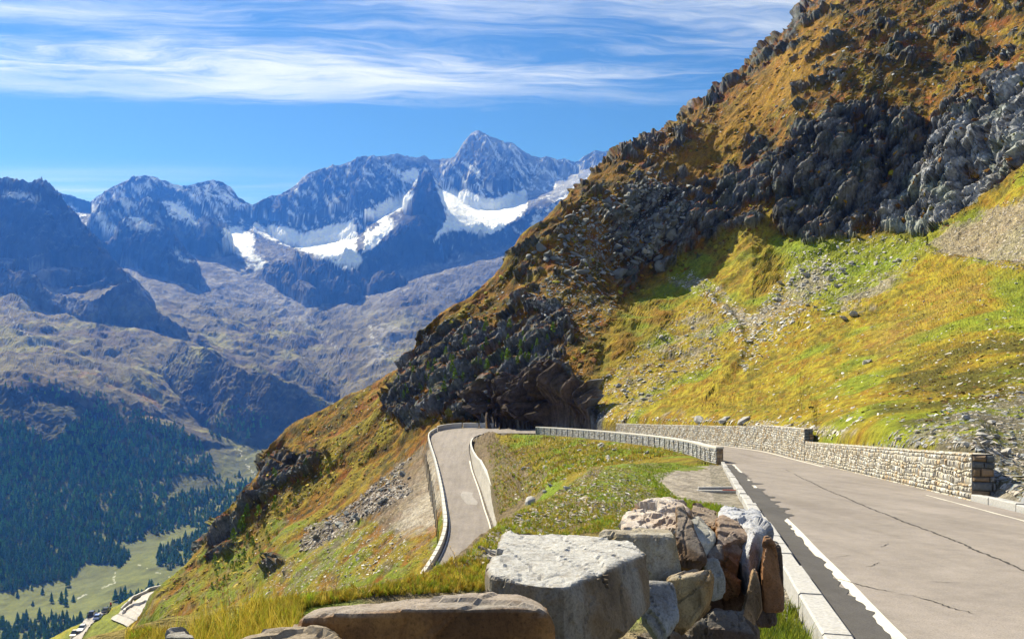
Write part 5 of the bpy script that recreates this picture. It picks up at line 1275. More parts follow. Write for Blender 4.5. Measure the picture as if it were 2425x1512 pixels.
HR('boulder', [(712, 1470, 2.35), (760, 1458, 2.35), (1000, 1440, 2.35), (1240, 1434, 2.35), (1290, 1450, 2.35), (1313, 1485, 2.35), (1313, 1780, 2.35), (703, 1780, 2.35), (755, 1440, 2.5), (1000, 1415, 2.52), (1230, 1410, 2.52), (1284, 1430, 2.5), (760, 1452, 2.85), (1230, 1432, 2.85), (730, 1650, 2.8), (1290, 1650, 2.8)],
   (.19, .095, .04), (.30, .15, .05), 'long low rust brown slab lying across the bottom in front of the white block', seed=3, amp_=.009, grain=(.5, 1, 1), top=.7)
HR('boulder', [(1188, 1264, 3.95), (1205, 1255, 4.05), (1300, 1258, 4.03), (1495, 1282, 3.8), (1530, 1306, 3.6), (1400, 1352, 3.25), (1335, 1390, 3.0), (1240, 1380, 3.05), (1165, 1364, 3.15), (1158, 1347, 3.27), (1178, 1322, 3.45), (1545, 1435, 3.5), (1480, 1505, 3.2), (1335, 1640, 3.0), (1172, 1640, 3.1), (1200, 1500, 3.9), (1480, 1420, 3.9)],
   (.25, .23, .20), (.19, .14, .09), 'biggest block, flat topped and sunlit white, with stained brown sides', seed=4, top=.95, pale=(.50, .49, .47), amp_=.016, vox=.015)
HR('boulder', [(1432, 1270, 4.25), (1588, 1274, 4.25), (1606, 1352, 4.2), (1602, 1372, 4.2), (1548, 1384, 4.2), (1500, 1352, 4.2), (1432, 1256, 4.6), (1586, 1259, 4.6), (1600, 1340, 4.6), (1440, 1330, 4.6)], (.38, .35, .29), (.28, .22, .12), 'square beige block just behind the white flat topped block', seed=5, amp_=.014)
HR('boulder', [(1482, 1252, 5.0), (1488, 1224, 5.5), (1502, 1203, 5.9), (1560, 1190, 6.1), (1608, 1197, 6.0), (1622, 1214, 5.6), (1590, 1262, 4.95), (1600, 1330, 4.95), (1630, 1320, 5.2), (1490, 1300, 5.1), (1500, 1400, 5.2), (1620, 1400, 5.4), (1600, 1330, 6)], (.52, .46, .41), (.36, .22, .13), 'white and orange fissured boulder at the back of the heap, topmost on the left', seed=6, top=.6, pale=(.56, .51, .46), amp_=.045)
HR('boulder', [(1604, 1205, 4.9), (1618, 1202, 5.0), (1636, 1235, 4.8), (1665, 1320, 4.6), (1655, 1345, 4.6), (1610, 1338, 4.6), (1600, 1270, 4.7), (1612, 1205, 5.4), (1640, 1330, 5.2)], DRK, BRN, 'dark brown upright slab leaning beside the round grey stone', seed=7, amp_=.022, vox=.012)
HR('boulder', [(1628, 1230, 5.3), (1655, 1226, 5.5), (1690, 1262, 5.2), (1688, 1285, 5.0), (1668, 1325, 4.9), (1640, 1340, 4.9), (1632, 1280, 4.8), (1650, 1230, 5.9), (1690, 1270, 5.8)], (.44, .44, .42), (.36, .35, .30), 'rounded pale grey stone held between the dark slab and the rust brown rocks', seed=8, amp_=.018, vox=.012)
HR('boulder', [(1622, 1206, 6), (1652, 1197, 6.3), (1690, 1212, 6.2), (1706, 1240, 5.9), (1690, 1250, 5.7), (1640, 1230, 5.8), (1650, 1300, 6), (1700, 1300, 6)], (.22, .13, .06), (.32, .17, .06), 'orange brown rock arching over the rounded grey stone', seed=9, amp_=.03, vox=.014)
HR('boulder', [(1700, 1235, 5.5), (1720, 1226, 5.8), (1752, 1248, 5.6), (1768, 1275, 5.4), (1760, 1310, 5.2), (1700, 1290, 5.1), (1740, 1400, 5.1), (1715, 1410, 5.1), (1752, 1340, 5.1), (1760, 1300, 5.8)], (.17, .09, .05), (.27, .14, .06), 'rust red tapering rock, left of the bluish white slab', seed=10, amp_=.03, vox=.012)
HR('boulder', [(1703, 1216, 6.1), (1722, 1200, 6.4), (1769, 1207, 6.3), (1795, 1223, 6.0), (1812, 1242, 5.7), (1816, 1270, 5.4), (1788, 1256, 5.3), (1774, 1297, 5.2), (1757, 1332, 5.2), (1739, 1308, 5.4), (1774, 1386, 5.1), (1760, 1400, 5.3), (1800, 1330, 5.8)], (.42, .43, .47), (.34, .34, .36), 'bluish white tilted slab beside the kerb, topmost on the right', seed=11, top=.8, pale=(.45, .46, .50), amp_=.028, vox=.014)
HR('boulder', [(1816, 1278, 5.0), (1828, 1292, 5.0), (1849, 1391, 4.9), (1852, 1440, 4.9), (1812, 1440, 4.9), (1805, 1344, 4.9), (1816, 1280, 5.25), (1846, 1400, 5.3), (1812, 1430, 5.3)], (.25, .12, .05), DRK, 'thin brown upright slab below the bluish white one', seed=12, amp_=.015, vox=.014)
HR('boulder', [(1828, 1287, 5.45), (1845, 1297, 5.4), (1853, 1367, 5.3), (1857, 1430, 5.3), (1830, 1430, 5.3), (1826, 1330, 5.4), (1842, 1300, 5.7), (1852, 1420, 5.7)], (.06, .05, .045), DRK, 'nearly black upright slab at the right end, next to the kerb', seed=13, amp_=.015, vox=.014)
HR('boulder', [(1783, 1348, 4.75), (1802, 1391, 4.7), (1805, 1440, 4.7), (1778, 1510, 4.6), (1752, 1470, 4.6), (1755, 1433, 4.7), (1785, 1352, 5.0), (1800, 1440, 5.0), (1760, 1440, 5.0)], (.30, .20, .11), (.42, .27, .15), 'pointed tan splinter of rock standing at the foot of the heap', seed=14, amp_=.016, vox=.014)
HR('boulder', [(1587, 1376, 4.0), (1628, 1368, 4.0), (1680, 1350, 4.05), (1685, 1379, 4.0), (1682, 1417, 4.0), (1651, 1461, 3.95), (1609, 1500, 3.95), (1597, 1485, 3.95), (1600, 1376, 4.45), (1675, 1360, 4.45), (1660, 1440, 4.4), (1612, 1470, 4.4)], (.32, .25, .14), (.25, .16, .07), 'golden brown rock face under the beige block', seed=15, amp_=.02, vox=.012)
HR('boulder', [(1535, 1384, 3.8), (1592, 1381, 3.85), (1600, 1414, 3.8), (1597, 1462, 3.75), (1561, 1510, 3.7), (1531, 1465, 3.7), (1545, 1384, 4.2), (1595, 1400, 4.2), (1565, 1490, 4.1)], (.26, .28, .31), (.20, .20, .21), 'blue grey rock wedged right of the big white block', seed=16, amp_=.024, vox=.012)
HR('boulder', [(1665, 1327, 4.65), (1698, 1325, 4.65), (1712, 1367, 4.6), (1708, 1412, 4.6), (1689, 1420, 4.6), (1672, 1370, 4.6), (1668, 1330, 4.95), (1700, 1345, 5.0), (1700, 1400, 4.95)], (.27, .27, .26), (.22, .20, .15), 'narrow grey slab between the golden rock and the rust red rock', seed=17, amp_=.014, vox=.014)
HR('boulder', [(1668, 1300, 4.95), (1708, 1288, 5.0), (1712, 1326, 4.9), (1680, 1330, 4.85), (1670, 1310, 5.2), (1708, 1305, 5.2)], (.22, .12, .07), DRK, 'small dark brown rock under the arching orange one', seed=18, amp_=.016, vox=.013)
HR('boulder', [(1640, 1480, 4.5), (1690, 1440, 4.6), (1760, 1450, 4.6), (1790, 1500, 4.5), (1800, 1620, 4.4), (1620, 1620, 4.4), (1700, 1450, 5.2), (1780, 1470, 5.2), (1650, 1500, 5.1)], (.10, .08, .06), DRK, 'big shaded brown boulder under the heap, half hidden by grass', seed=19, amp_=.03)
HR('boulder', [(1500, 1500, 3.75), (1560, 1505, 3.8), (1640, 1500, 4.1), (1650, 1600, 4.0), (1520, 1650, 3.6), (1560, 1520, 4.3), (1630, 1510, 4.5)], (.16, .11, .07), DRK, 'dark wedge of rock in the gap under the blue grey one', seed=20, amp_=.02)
HR('boulder', [(1560, 1345, 4.9), (1660, 1330, 5.3), (1740, 1330, 5.8), (1800, 1300, 6.1), (1835, 1330, 5.7), (1835, 1480, 5.3), (1560, 1480, 4.7), (1600, 1360, 5.4), (1700, 1340, 6.2), (1820, 1340, 6.3), (1820, 1430, 6.2), (1600, 1440, 5.2)], (.10, .07, .05), DRK, 'dark filler rock added behind and under the heap to back its gaps', seed=21, amp_=.03)  # added dark backing, so the gaps in the heap look shaded
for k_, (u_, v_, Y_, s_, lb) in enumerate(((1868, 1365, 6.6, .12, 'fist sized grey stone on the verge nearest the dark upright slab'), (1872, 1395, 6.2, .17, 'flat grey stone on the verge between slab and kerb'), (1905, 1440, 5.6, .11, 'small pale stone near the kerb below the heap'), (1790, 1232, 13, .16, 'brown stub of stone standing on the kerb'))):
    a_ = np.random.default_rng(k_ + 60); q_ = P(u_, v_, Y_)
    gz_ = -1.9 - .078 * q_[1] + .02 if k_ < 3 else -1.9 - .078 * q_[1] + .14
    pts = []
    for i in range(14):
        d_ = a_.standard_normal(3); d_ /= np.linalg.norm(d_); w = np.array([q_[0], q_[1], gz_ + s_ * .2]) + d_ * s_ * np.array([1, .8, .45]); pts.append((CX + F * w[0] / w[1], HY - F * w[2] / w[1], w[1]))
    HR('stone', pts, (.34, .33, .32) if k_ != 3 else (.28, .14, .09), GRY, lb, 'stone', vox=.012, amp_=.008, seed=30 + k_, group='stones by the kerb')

# ------------------------------------------------------------------ loose stone on the slopes
def stone_proto(seed, flat=.45, nv=11):
    r = np.random.default_rng(seed); d = r.standard_normal((nv, 3)); d /= np.linalg.norm(d, axis=1)[:, None]; d *= (.75 + .4 * r.random((nv, 1))); d[:, 2] *= flat; d[:, 0] *= 1.25
    bm = bmesh.new(); [bm.verts.new(c) for c in d]; r2 = bmesh.ops.convex_hull(bm, input=bm.verts)
    j = [g for g in r2['geom_interior'] if isinstance(g, bmesh.types.BMVert)]
    if j: bmesh.ops.delete(bm, geom=j, context='VERTS')
    bm.verts.ensure_lookup_table(); bm.verts.index_update(); v = np.array([x_.co[:] for x_ in bm.verts]); f = np.array([[x_.index for x_ in q_.verts] for q_ in bm.faces]); bm.free(); return v.astype(np.float32), f
SP = [stone_proto(s, .30 + .06 * (s % 5)) for s in range(8)]
def basis(n, a):
    n = n / (np.linalg.norm(n) + 1e-9); t = np.cross(n, [math.cos(a), math.sin(a), .1]); t /= np.linalg.norm(t); return np.stack([t, np.cross(n, t), n], 1)
def sample_uv(poly, n, rr):
    pa = np.array(poly, float); lo, hi = pa.min(0), pa.max(0); o = []
    while len(o) < n:
        a = lo + (hi - lo) * rr.random((n * 3, 2)); a = a[in_poly(a[:, 0], a[:, 1], poly)]; o += list(a)
    return o[:n]
def scatter(name, jobs, mat, label, protos=SP, seed=1, keep_off=.35, up=.3, smooth=False, cluster=0.0, size=1.0, sink=.12, off_rock=False):
    """jobs: (polygon, count, size lo, size hi, palette, ymin) -> one merged mesh"""
    rr = np.random.default_rng(seed); V_, F_, K_ = [], [], []; off = 0
    for poly, n, s0, s1, pal, ymin in jobs:
        for (u_, v_) in sample_uv(poly, n, rr):
            h = sight(u_, v_, ymin)
            if h is None: continue
            p, nv = h
            if p[1] < ymin or (off_rock and ROCKG[LAST[0], LAST[1]] > .4 and rr.random() < .9): continue
            if p[1] < 150 and -20 < p[0] < 30:
                d_ = np.hypot(ROAD_C[:, 0] - p[0], ROAD_C[:, 1] - p[1]); j = int(d_.argmin())
                if d_[j] < ROAD_H[j] + keep_off: continue
            if cluster and perlin(np.array([[p[0] * .12, p[1] * .12, p[2] * .12]]))[0] < cluster * (rr.random() * 2 - 1): continue
            s = (s0 * (s1 / s0) ** (rr.random() ** 2.2)) * size
            vp, fp = protos[int(rr.integers(len(protos)))][:2]
            B = basis(nv * (1 - up) + np.array([0, 0, up]) + rr.standard_normal(3) * .22, rr.random() * 6.28)
            q_ = (vp * s * (.7 + .6 * rr.random(3))) @ B.T + p + nv * s * sink
            V_.append(q_); F_.append(fp + off); off += len(vp)
            c_ = pal[int(rr.integers(len(pal)))] * (.65 + .7 * rr.random()); K_.append(np.repeat(c_[None], len(vp), 0) * (.9 + .2 * rr.random((len(vp), 1))))
    o = np_mesh(name, np.concatenate(V_), np.concatenate(F_), mat, np.clip(np.concatenate(K_), .01, .85), smooth=smooth)
    o['kind'] = 'stuff'; o['label'] = label; return o
m_scree = tint_mat('scree stone', 5.0, .35, .5, .05, rough=.75, spec=.35)
SW = [C(.52, .50, .46), C(.42, .40, .36), C(.34, .32, .29), C(.56, .52, .46)]; SD = [C(.17, .14, .12), C(.22, .18, .15), C(.13, .115, .11), C(.30, .26, .22), C(.42, .38, .33)]
SG = [C(.24, .25, .26), C(.17, .19, .18), C(.30, .30, .29), C(.20, .21, .22)]; SM = [C(.36, .31, .25), C(.44, .39, .33), C(.27, .23, .19)]
scatter('scree', [
  ([(700, 1310), (720, 1250), (800, 1210), (900, 1140), (1010, 1050), (1030, 1060), (1040, 1120), (960, 1180), (850, 1230), (760, 1290)], 4200, .18, .75, SD, 60),
  ([(900, 1270), (880, 1230), (950, 1150), (1035, 1090), (1055, 1190), (1030, 1300), (980, 1330), (930, 1320)], 900, .06, .22, SM, 60),
  ([(560, 1440), (650, 1330), (760, 1270), (900, 1230), (960, 1250), (960, 1330), (800, 1400), (640, 1480)], 1500, .12, .50, SW + SM, 60),
  ([(1570, 660), (1640, 640), (1720, 700), (1780, 750), (1850, 650), (1940, 600), (2000, 640), (1880, 760), (1800, 820), (1760, 890), (1740, 800), (1690, 720)], 2300, .18, .85, SW, 60),
  ([(1860, 590), (2090, 560), (2200, 570), (2160, 640), (2000, 740), (1880, 800), (1790, 880), (1770, 760), (1850, 680)], 1300, .18, .8, SW, 60),
  ([(1400, 1000), (1420, 900), (1560, 780), (1680, 700), (1740, 790), (1700, 870), (1560, 950), (1480, 1010)], 2600, .14, .55, SW + SM, 60),
  ([(1960, 700), (2100, 640), (2170, 640), (2080, 700), (1990, 740)], 700, .12, .4, SM + SW, 60),
  ([(2175, 590), (2260, 540), (2340, 500), (2440, 460), (2440, 645), (2250, 612)], 2600, .15, .5, SM, 60),
  ([(2050, 1080), (2120, 1020), (2250, 960), (2350, 930), (2440, 880), (2440, 1200), (2360, 1150), (2310, 1070), (2200, 1055)], 2600, .06, .28, SG + SM, 14),
  ([(1700, 1000), (1900, 800), (2200, 700), (2440, 640), (2440, 950), (2100, 1010)], 900, .10, .45, SW, 40),
  ([(1380, 480), (1560, 400), (1640, 480), (1560, 600), (1400, 680), (1300, 620), (1330, 540)], 1700, .3, 1.5, SG, 90),
  ([(1240, 720), (1300, 640), (1420, 680), (1480, 700), (1400, 800), (1300, 760)], 900, .2, .9, SG, 90),
  ([(1900, 60), (2440, 0), (2440, 300), (2100, 230), (1800, 300), (1500, 400), (1440, 380), (1800, 180)], 900, .3, 1.2, SG + SM + SG, 90),
  ([(940, 840), (1200, 640), (1340, 700), (1380, 900), (1000, 1000)], 450, .2, .7, SG, 90),
  ([(500, 1250), (620, 1080), (900, 900), (950, 1000), (800, 1150), (600, 1380)], 500, .15, .6, SG + SM, 90),
  ([(1180, 1060), (1300, 1035), (1640, 1070), (1500, 1095), (1350, 1130), (1220, 1200)], 900, .10, .38, SW + SM, 40),
  ([(1080, 1340), (1200, 1240), (1400, 1115), (1480, 1100), (1560, 1150), (1500, 1200), (1300, 1260), (1180, 1330)], 3200, .03, .16, SM + SM + SW[:2] + SD, 5),
  ([(1440, 1250), (1480, 1180), (1560, 1150), (1620, 1180), (1600, 1250)], 1100, .03, .10, SM + SD, 4),
  ([(1545, 1120), (1690, 1102), (1716, 1100), (1830, 1225), (1790, 1222), (1600, 1172)], 700, .008, .03, SM + SG, 5),
  ([(1500, 1000), (1440, 1000), (1600, 985), (1900, 1000), (2060, 1030), (1930, 1040), (1925, 1018), (1700, 1008)], 600, .10, .4, SW + SM, 50),
  ], m_scree, 'loose grey and white stones strewn over the slopes', seed=11, size=.56, sink=-.02)
# verge gravel by the near kerb
vr = np.random.default_rng(77); V_, F_, K_, off = [], [], [], 0
for k_ in range(1500):
    yd = 5.2 + 12 * vr.random() ** 1.5; xo = -(.32 + .9 * vr.random() ** 1.4); vp, fp = SP[int(vr.integers(8))]; s = .012 * (5 ** vr.random())
    if vr.random() < .4: yd = 5 + 3 * vr.random()
    q_ = plane_pt(yd, xo); V_.append((vp * s) @ basis(vr.standard_normal(3) * .3 + [0, 0, 1], vr.random() * 6).T + q_ + [0, 0, -.03]); F_.append(fp + off); off += len(vp)
    K_.append(np.repeat((SM + SG)[int(vr.integers(7))][None] * (.6 + .7 * vr.random()), len(vp), 0))
o = np_mesh('gravel', np.concatenate(V_), np.concatenate(F_), m_scree, np.clip(np.concatenate(K_), .01, .8)); o['kind'] = 'stuff'; o['label'] = 'loose gravel on the verge beside the kerb'

# single larger rocks that stand out on the slopes
def big_rock(seed):
    r = np.random.default_rng(seed); v = r.standard_normal((16, 3)); v /= np.linalg.norm(v, axis=1)[:, None]; v *= np.array([1.2, .9, .55 + .4 * r.random()])
    bm = bmesh.new(); [bm.verts.new(c) for c in v]; r2 = bmesh.ops.convex_hull(bm, input=bm.verts)
    j = [g for g in r2['geom_interior'] if isinstance(g, bmesh.types.BMVert)]
    if j: bmesh.ops.delete(bm, geom=j, context='VERTS')
    bmesh.ops.triangulate(bm, faces=bm.faces[:]); bmesh.ops.subdivide_edges(bm, edges=bm.edges[:], cuts=2, use_grid_fill=True); bmesh.ops.triangulate(bm, faces=bm.faces[:])
    bm.verts.index_update(); bm.verts.ensure_lookup_table(); v = np.array([x_.co[:] for x_ in bm.verts]); f = np.array([[x_.index for x_ in q_.verts] for q_ in bm.faces]); bm.free()
    v = v * (1 + .10 * fbm(v * 2 + seed, 3)[:, None]); return v, f
BR = []
for s_ in range(6):
    v, f = big_rock(100 + s_); k_ = (.8 + .4 * fbm(v * 3, 3))[:, None]
    for c_ in ((.42, .40, .37), (.19, .20, .20)):
        o = np_mesh('boulder', v, f, m_scree, C(*c_)[None] * k_); BR.append(o.data); bpy.data.objects.remove(o)
BIG = [(1655, 997, 1.0, 0, 'long pale block lying at the meadow foot above the higher wall, left one of three', None), (1715, 998, .9, 0, 'pale block tilted at the meadow foot above the wall, middle of three', None), (1762, 1000, .9, 0, 'flat white stone at the meadow foot above the wall, right one of three', None),
 (1303, 1152, .42, 1, 'dark purple brown rock standing up from the near grassy bank', None), (1290, 1168, .34, 1, 'grey brown rock lying below the dark standing one on the bank', None), (1256, 1192, .30, 0, 'pale flat rock lowest on the crest of the near bank', None), (1340, 1160, .2, 0, 'small white rock right of the dark standing one', None),
 (1470, 660, 3.6, 1, 'tall dark crag-like boulder with a shadow under it at the upper edge of the meadow', None), (1585, 560, 3.0, 1, 'big green grey block under the middle crags', None), (1540, 520, 2.4, 1, 'pointed grey block left of the green grey one under the crags', None), (1560, 640, 2.6, 1, 'leaning grey block low among the crags at the meadow edge', None),
 (1280, 590, 2.0, 1, 'grey block on the left shoulder of the talus', None), (2022, 748, 1.2, 0, 'pale slab in the talus on the meadow, right one of a pair', None), (1998, 758, 1.2, 0, 'pale slab in the talus on the meadow, left one of a pair', None), (2050, 862, .9, 0, 'lone white stone in the middle of the yellow meadow', None), (1908, 655, 1.2, 0, 'white slab at the top of the pale talus tongue', None), (1960, 665, 1.1, 0, 'grey slab right of the talus tongue', None)]
for i, (u_, v_, s_, dk_, lb, g_) in enumerate(BIG):
    h = sight(u_, v_, 10)
    if h is None: continue
    p, nv = h; o = bpy.data.objects.new('boulder', BR[(i % 6) * 2 + dk_]); link(o)
    o.location = tuple(p + np.array([0, 0, s_ * .12])); o.scale = (s_ * .8, s_ * .6, s_ * .6) if s_ < 2 else (s_ * .6, s_ * .6, s_ * .9); a = random.random() * 6; o.rotation_euler = (random.uniform(-.3, .3), random.uniform(-.5, -.1), a); tag(o, lb, 'boulder', None)
zr = [([(1240, 620), (1330, 500), (1440, 430), (1640, 440), (1600, 600), (1440, 660), (1300, 680)], 60, 1.0, 2.2, 1, 'grey green boulder in the talus field below the middle skyline', 'boulders of the talus field'),
      ([(1860, 640), (2000, 600), (2150, 600), (2080, 680), (1880, 740), (1800, 760)], 34, .5, 1.2, 0, 'bleached slab lying in the green grass below the upper crags', 'slabs in the grass below the crags'),
      ([(1440, 940), (1560, 800), (1700, 740), (1700, 860), (1560, 960)], 30, .4, .9, 0, 'pale stone on the steep orange and yellow slope left of the meadow', 'stones on the orange slope'),
      ([(1180, 1150), (1280, 1060), (1450, 1045), (1620, 1080), (1400, 1100), (1300, 1140)], 18, .3, .6, 0, 'pale stone on the green bank between the two roads', 'stones on the bank between the roads'),
      ([(720, 1290), (800, 1220), (960, 1110), (980, 1150), (860, 1230), (760, 1290)], 26, .6, 1.2, 1, 'dark slab in the brown scree below the outer wall', 'slabs of the brown scree'),
      ([(2100, 1050), (2200, 1000), (2420, 920), (2420, 1080), (2340, 1080)], 24, .18, .4, 0, 'grey stone in the scree above the lower retaining wall', 'stones of the roadside scree')]
for poly, n, a0, a1, dk_, lb, g_ in zr:
    for (u_, v_) in sample_uv(poly, n, rng):
        h = sight(u_, v_, 12)
        if h is None: continue
        p, nv = h; s_ = a0 + (a1 - a0) * rng.random(); o = bpy.data.objects.new('boulder', BR[int(rng.integers(6)) * 2 + dk_]); link(o)
        o.location = tuple(p + np.array([0, 0, s_ * .08])); o.scale = (s_ * .75, s_ * .6, s_ * .5); o.rotation_euler = (rng.uniform(-.4, .4), rng.uniform(-.6, .1), rng.random() * 6); tag(o, lb, 'boulder', g_)
# ------------------------------------------------------------------ grass and scrub
m_leaf = tint_mat('grass blades', 3.0, .3, rough=.7, spec=.2, trans=.45)
def blades(seed, n, h, spread, w=.010, lean=.35, seg=3):
    r = np.random.default_rng(seed); V_, F_ = [], []
    for i in range(n):
        a = r.random() * 6.28; rad = spread * r.random() ** .6; b_ = np.array([rad * math.cos(a), rad * math.sin(a), -.02]); L = h * (.45 + .75 * r.random())
        la = r.random() * 6.28; ln = lean * (.3 + r.random()); d = np.array([math.cos(la), math.sin(la), 0]); s = np.array([-d[1], d[0], 0]) * w * (.6 + .8 * r.random()); o = len(V_)
        for k in range(seg + 1):
            f = k / seg; c = b_ + d * L * ln * f * f + np.array([0, 0, L * f * (1 - .25 * ln * f)]); ww = (1 - f) ** .7
            if k < seg: V_ += [c - s * ww, c + s * ww]
            else: V_.append(c)
        for k in range(seg - 1): F_ += [[o + 2 * k, o + 2 * k + 1, o + 2 * k + 3], [o + 2 * k, o + 2 * k + 3, o + 2 * k + 2]]
        F_.append([o + 2 * seg - 2, o + 2 * seg - 1, o + 2 * seg])
    return np.array(V_, np.float32), np.array(F_, np.int32)
TUFT = [blades(s, 16, 1.0, .32, .035, .5) for s in range(6)]
TALL = [blades(s + 50, 9, 1.0, .14, .010, .35, 4) for s in range(6)]
def clump(seed):
    r = np.random.default_rng(seed); bm = bmesh.new(); bmesh.ops.create_icosphere(bm, subdivisions=2, radius=1.0)
    v = np.array([x_.co[:] for x_ in bm.verts]); f = np.array([[x_.index for x_ in q_.verts] for q_ in bm.faces]); bm.free()
    v = v * (1 + .8 * (r.random((len(v), 1)) - .5)); v[:, 2] *= .5; v[:, 0] *= 1.3; return v.astype(np.float32), f
CL = [clump(s) for s in range(6)]
GG = [C(.24, .32, .02), C(.34, .36, .03), C(.14, .20, .02), C(.33, .27, .03)]; GY = [C(.44, .34, .04), C(.50, .38, .07), C(.27, .24, .02), C(.30, .18, .02)]
GO = [C(.085, .08, .012), C(.06, .065, .012), C(.12, .09, .015)]; GR = [C(.17, .075, .012), C(.20, .10, .012), C(.13, .055, .015)]; GL = [C(.16, .24, .015), C(.22, .30, .02)]
m_heath = tint_mat('heath cushions', 6.0, .55, .8, .08)
scatter('heath', [
  ([(1960, -20), (2440, -20), (2440, 420), (2240, 545), (2090, 555), (1850, 575), (1700, 600), (1640, 640), (1480, 710), (1400, 860), (1330, 880), (1390, 1000), (900, 1000), (950, 850), (1200, 620), (1350, 460), (1600, 310), (1800, 160)], 15000, .22, 1.2, GO + GR + GY[2:], 90),
  ([(380, 1400), (500, 1240), (620, 1080), (900, 890), (960, 1000), (900, 1100), (700, 1280), (560, 1480), (400, 1500)], 5200, .16, .65, GO + GR + GY, 90),
  ([(1400, 1000), (1420, 850), (1500, 720), (1700, 600), (2200, 600), (2440, 660), (2440, 960), (2050, 1010), (1600, 990)], 2600, .10, .35, GO + GY + GL, 40),
  ([(2050, 960), (2150, 850), (2350, 800), (2440, 760), (2440, 920), (2200, 1000)], 700, .12, .35, [C(.12, .07, .02), C(.09, .07, .015)], 24),
  ([(1150, 1050), (1300, 1035), (1640, 1075), (1480, 1095), (1350, 1120), (1180, 1220)], 1300, .10, .35, GO + GL, 40),
  ([(600, 1500), (760, 1300), (960, 1290), (1050, 1290), (980, 1370), (800, 1400), (600, 1450)], 900, .10, .35, GO + GL + GY, 60),
  ], m_heath, 'dwarf heath and juniper cushions covering the slopes', protos=CL, seed=21, up=.35, cluster=.5, size=.5, sink=-.15, off_rock=True)
# tufted turf on the middle slopes
scatter('grass', [
  ([(1080, 1340), (1180, 1238), (1340, 1152), (1400, 1112), (1480, 1102), (1660, 1104), (1700, 1100), (1610, 1110), (1540, 1125), (1600, 1180), (1750, 1205), (1600, 1260), (1430, 1260), (1180, 1300)], 7500, .03, .10, GG + GY[:1] + GY[2:3], 5),
  ([(560, 1500), (600, 1432), (850, 1400), (1000, 1366), (1080, 1325), (1160, 1330), (1165, 1400), (900, 1412), (720, 1440), (700, 1500), (300, 1600), (300, 1500)], 5200, .035, .09, GG + GY * 2, 3),
  ([(1150, 1050), (1300, 1034), (1640, 1072), (1480, 1097), (1350, 1125), (1180, 1220)], 4200, .14, .42, GG + GY, 40),
  ([(1540, 1118), (1500, 1102), (1700, 1096), (1690, 1102), (1610, 1108), (1560, 1140), (1600, 1180), (1740, 1205), (1720, 1215), (1560, 1200)], 2600, .04, .11, GL + GG[:1], 5),
  ], m_leaf, 'tufted alpine grass on the banks', protos=TUFT, seed=31, up=.8)
scatter('grass', [
  ([(520, 1462), (620, 1435), (700, 1432), (706, 1470), (700, 1600), (400, 1600), (420, 1520)], 900, .10, .26, GY[:2] + GG[1:2] + GY[:1], 3),
  ([(300, 1530), (520, 1480), (420, 1560), (300, 1600)], 160, .08, .16, GY[:2], 3),
  ([(640, 1440), (850, 1400), (1100, 1345), (1160, 1345), (1160, 1400), (900, 1412), (720, 1432)], 500, .05, .14, GG + GY[:2], 3),
  ], m_leaf, 'tall golden grass at the edge of the near bank', protos=TALL, seed=41, up=.95)
# shaded weeds at the foot of the boulder heap
vr = np.random.default_rng(3); V_, F_, K_, off = [], [], [], 0
for k_ in range(420):
    u_, v_ = (1740 + 180 * vr.random(), 1440 + 120 * vr.random()); yd = 3610 / (v_ - 1028) * .98; xx = (u_ - CX) / F * yd
    if xx > 1.30 + .24 * yd - .34: continue
    vp, fp = TUFT[int(vr.integers(6))]; s = .10 + .13 * vr.random(); q_ = vp * s * np.array([.8, .8, 1]) + np.array([xx, yd, -1.92 - .078 * yd]); V_.append(q_); F_.append(fp + off); off += len(vp)
    K_.append(np.repeat(GG[int(vr.integers(3))][None] * (.5 + .6 * vr.random()), len(vp), 0))
o = np_mesh('grass', np.concatenate(V_), np.concatenate(F_), m_leaf, np.concatenate(K_)); o['kind'] = 'stuff'; o['label'] = 'weeds and grass at the foot of the boulders'
# seed stalks
m_straw = flat_mat('straw', (.46, .30, .10), .3, 9, .7)
def stalk(loc, h, lean_, seed, lb, g_):
    r = random.Random(seed); bm = bmesh.new(); n = 9; pts = []
    a = r.random() * 6.28
    for i in range(n + 1):
        f = i / n; pts.append(Vector((math.cos(a) * lean_ * h * f * f, math.sin(a) * lean_ * h * f * f, h * f)))
    def tube(pp, rad):
        prev = None
        for i, p in enumerate(pp):
            ring = [bm.verts.new(p + Vector((math.cos(q) * rad[i], math.sin(q) * rad[i], 0))) for q in (0, 2.09, 4.19)]
            if prev:
                for k in range(3): bm.faces.new((prev[k], prev[(k + 1) % 3], ring[(k + 1) % 3], ring[k]))
            prev = ring
    tube(pts, [.0022 - .0012 * i / n for i in range(n + 1)])
    d = (pts[-1] - pts[-3]).normalized()
    for k in range(16):
        f = k / 16; p = pts[-1] - d * (.10 * (1 - f)); q = r.random() * 6.28; w = Vector((math.cos(q), math.sin(q), .9)) * (.016 + .02 * (1 - f)) * .8
        s_ = Vector((-math.sin(q), math.cos(q), 0)) * .0035
        a1, a2, a3, a4 = (bm.verts.new(x_) for x_ in (p, p + w * .5 + s_, p + w, p + w * .5 - s_)); bm.faces.new((a1, a2, a3, a4))
    me = bpy.data.meshes.new('grass_stalk'); bm.to_mesh(me); bm.free(); me.materials.append(m_straw); o = bpy.data.objects.new('grass_stalk', me); link(o); o.location = loc; tag(o, lb, 'grass stalk', g_)
for k_ in range(26):
    u_ = 420 + 760 * random.random(); h = sight(u_, float(np.interp(u_, [370, 600, 850, 1000, 1160], [1482, 1436, 1404, 1372, 1330])) + random.uniform(4, 60), 3)
    if h is not None: stalk(tuple(h[0]), random.uniform(.18, .42), random.uniform(.1, .5), k_, 'thin straw coloured seed stalk rising from the near grass bank', 'seed stalks of the near bank')
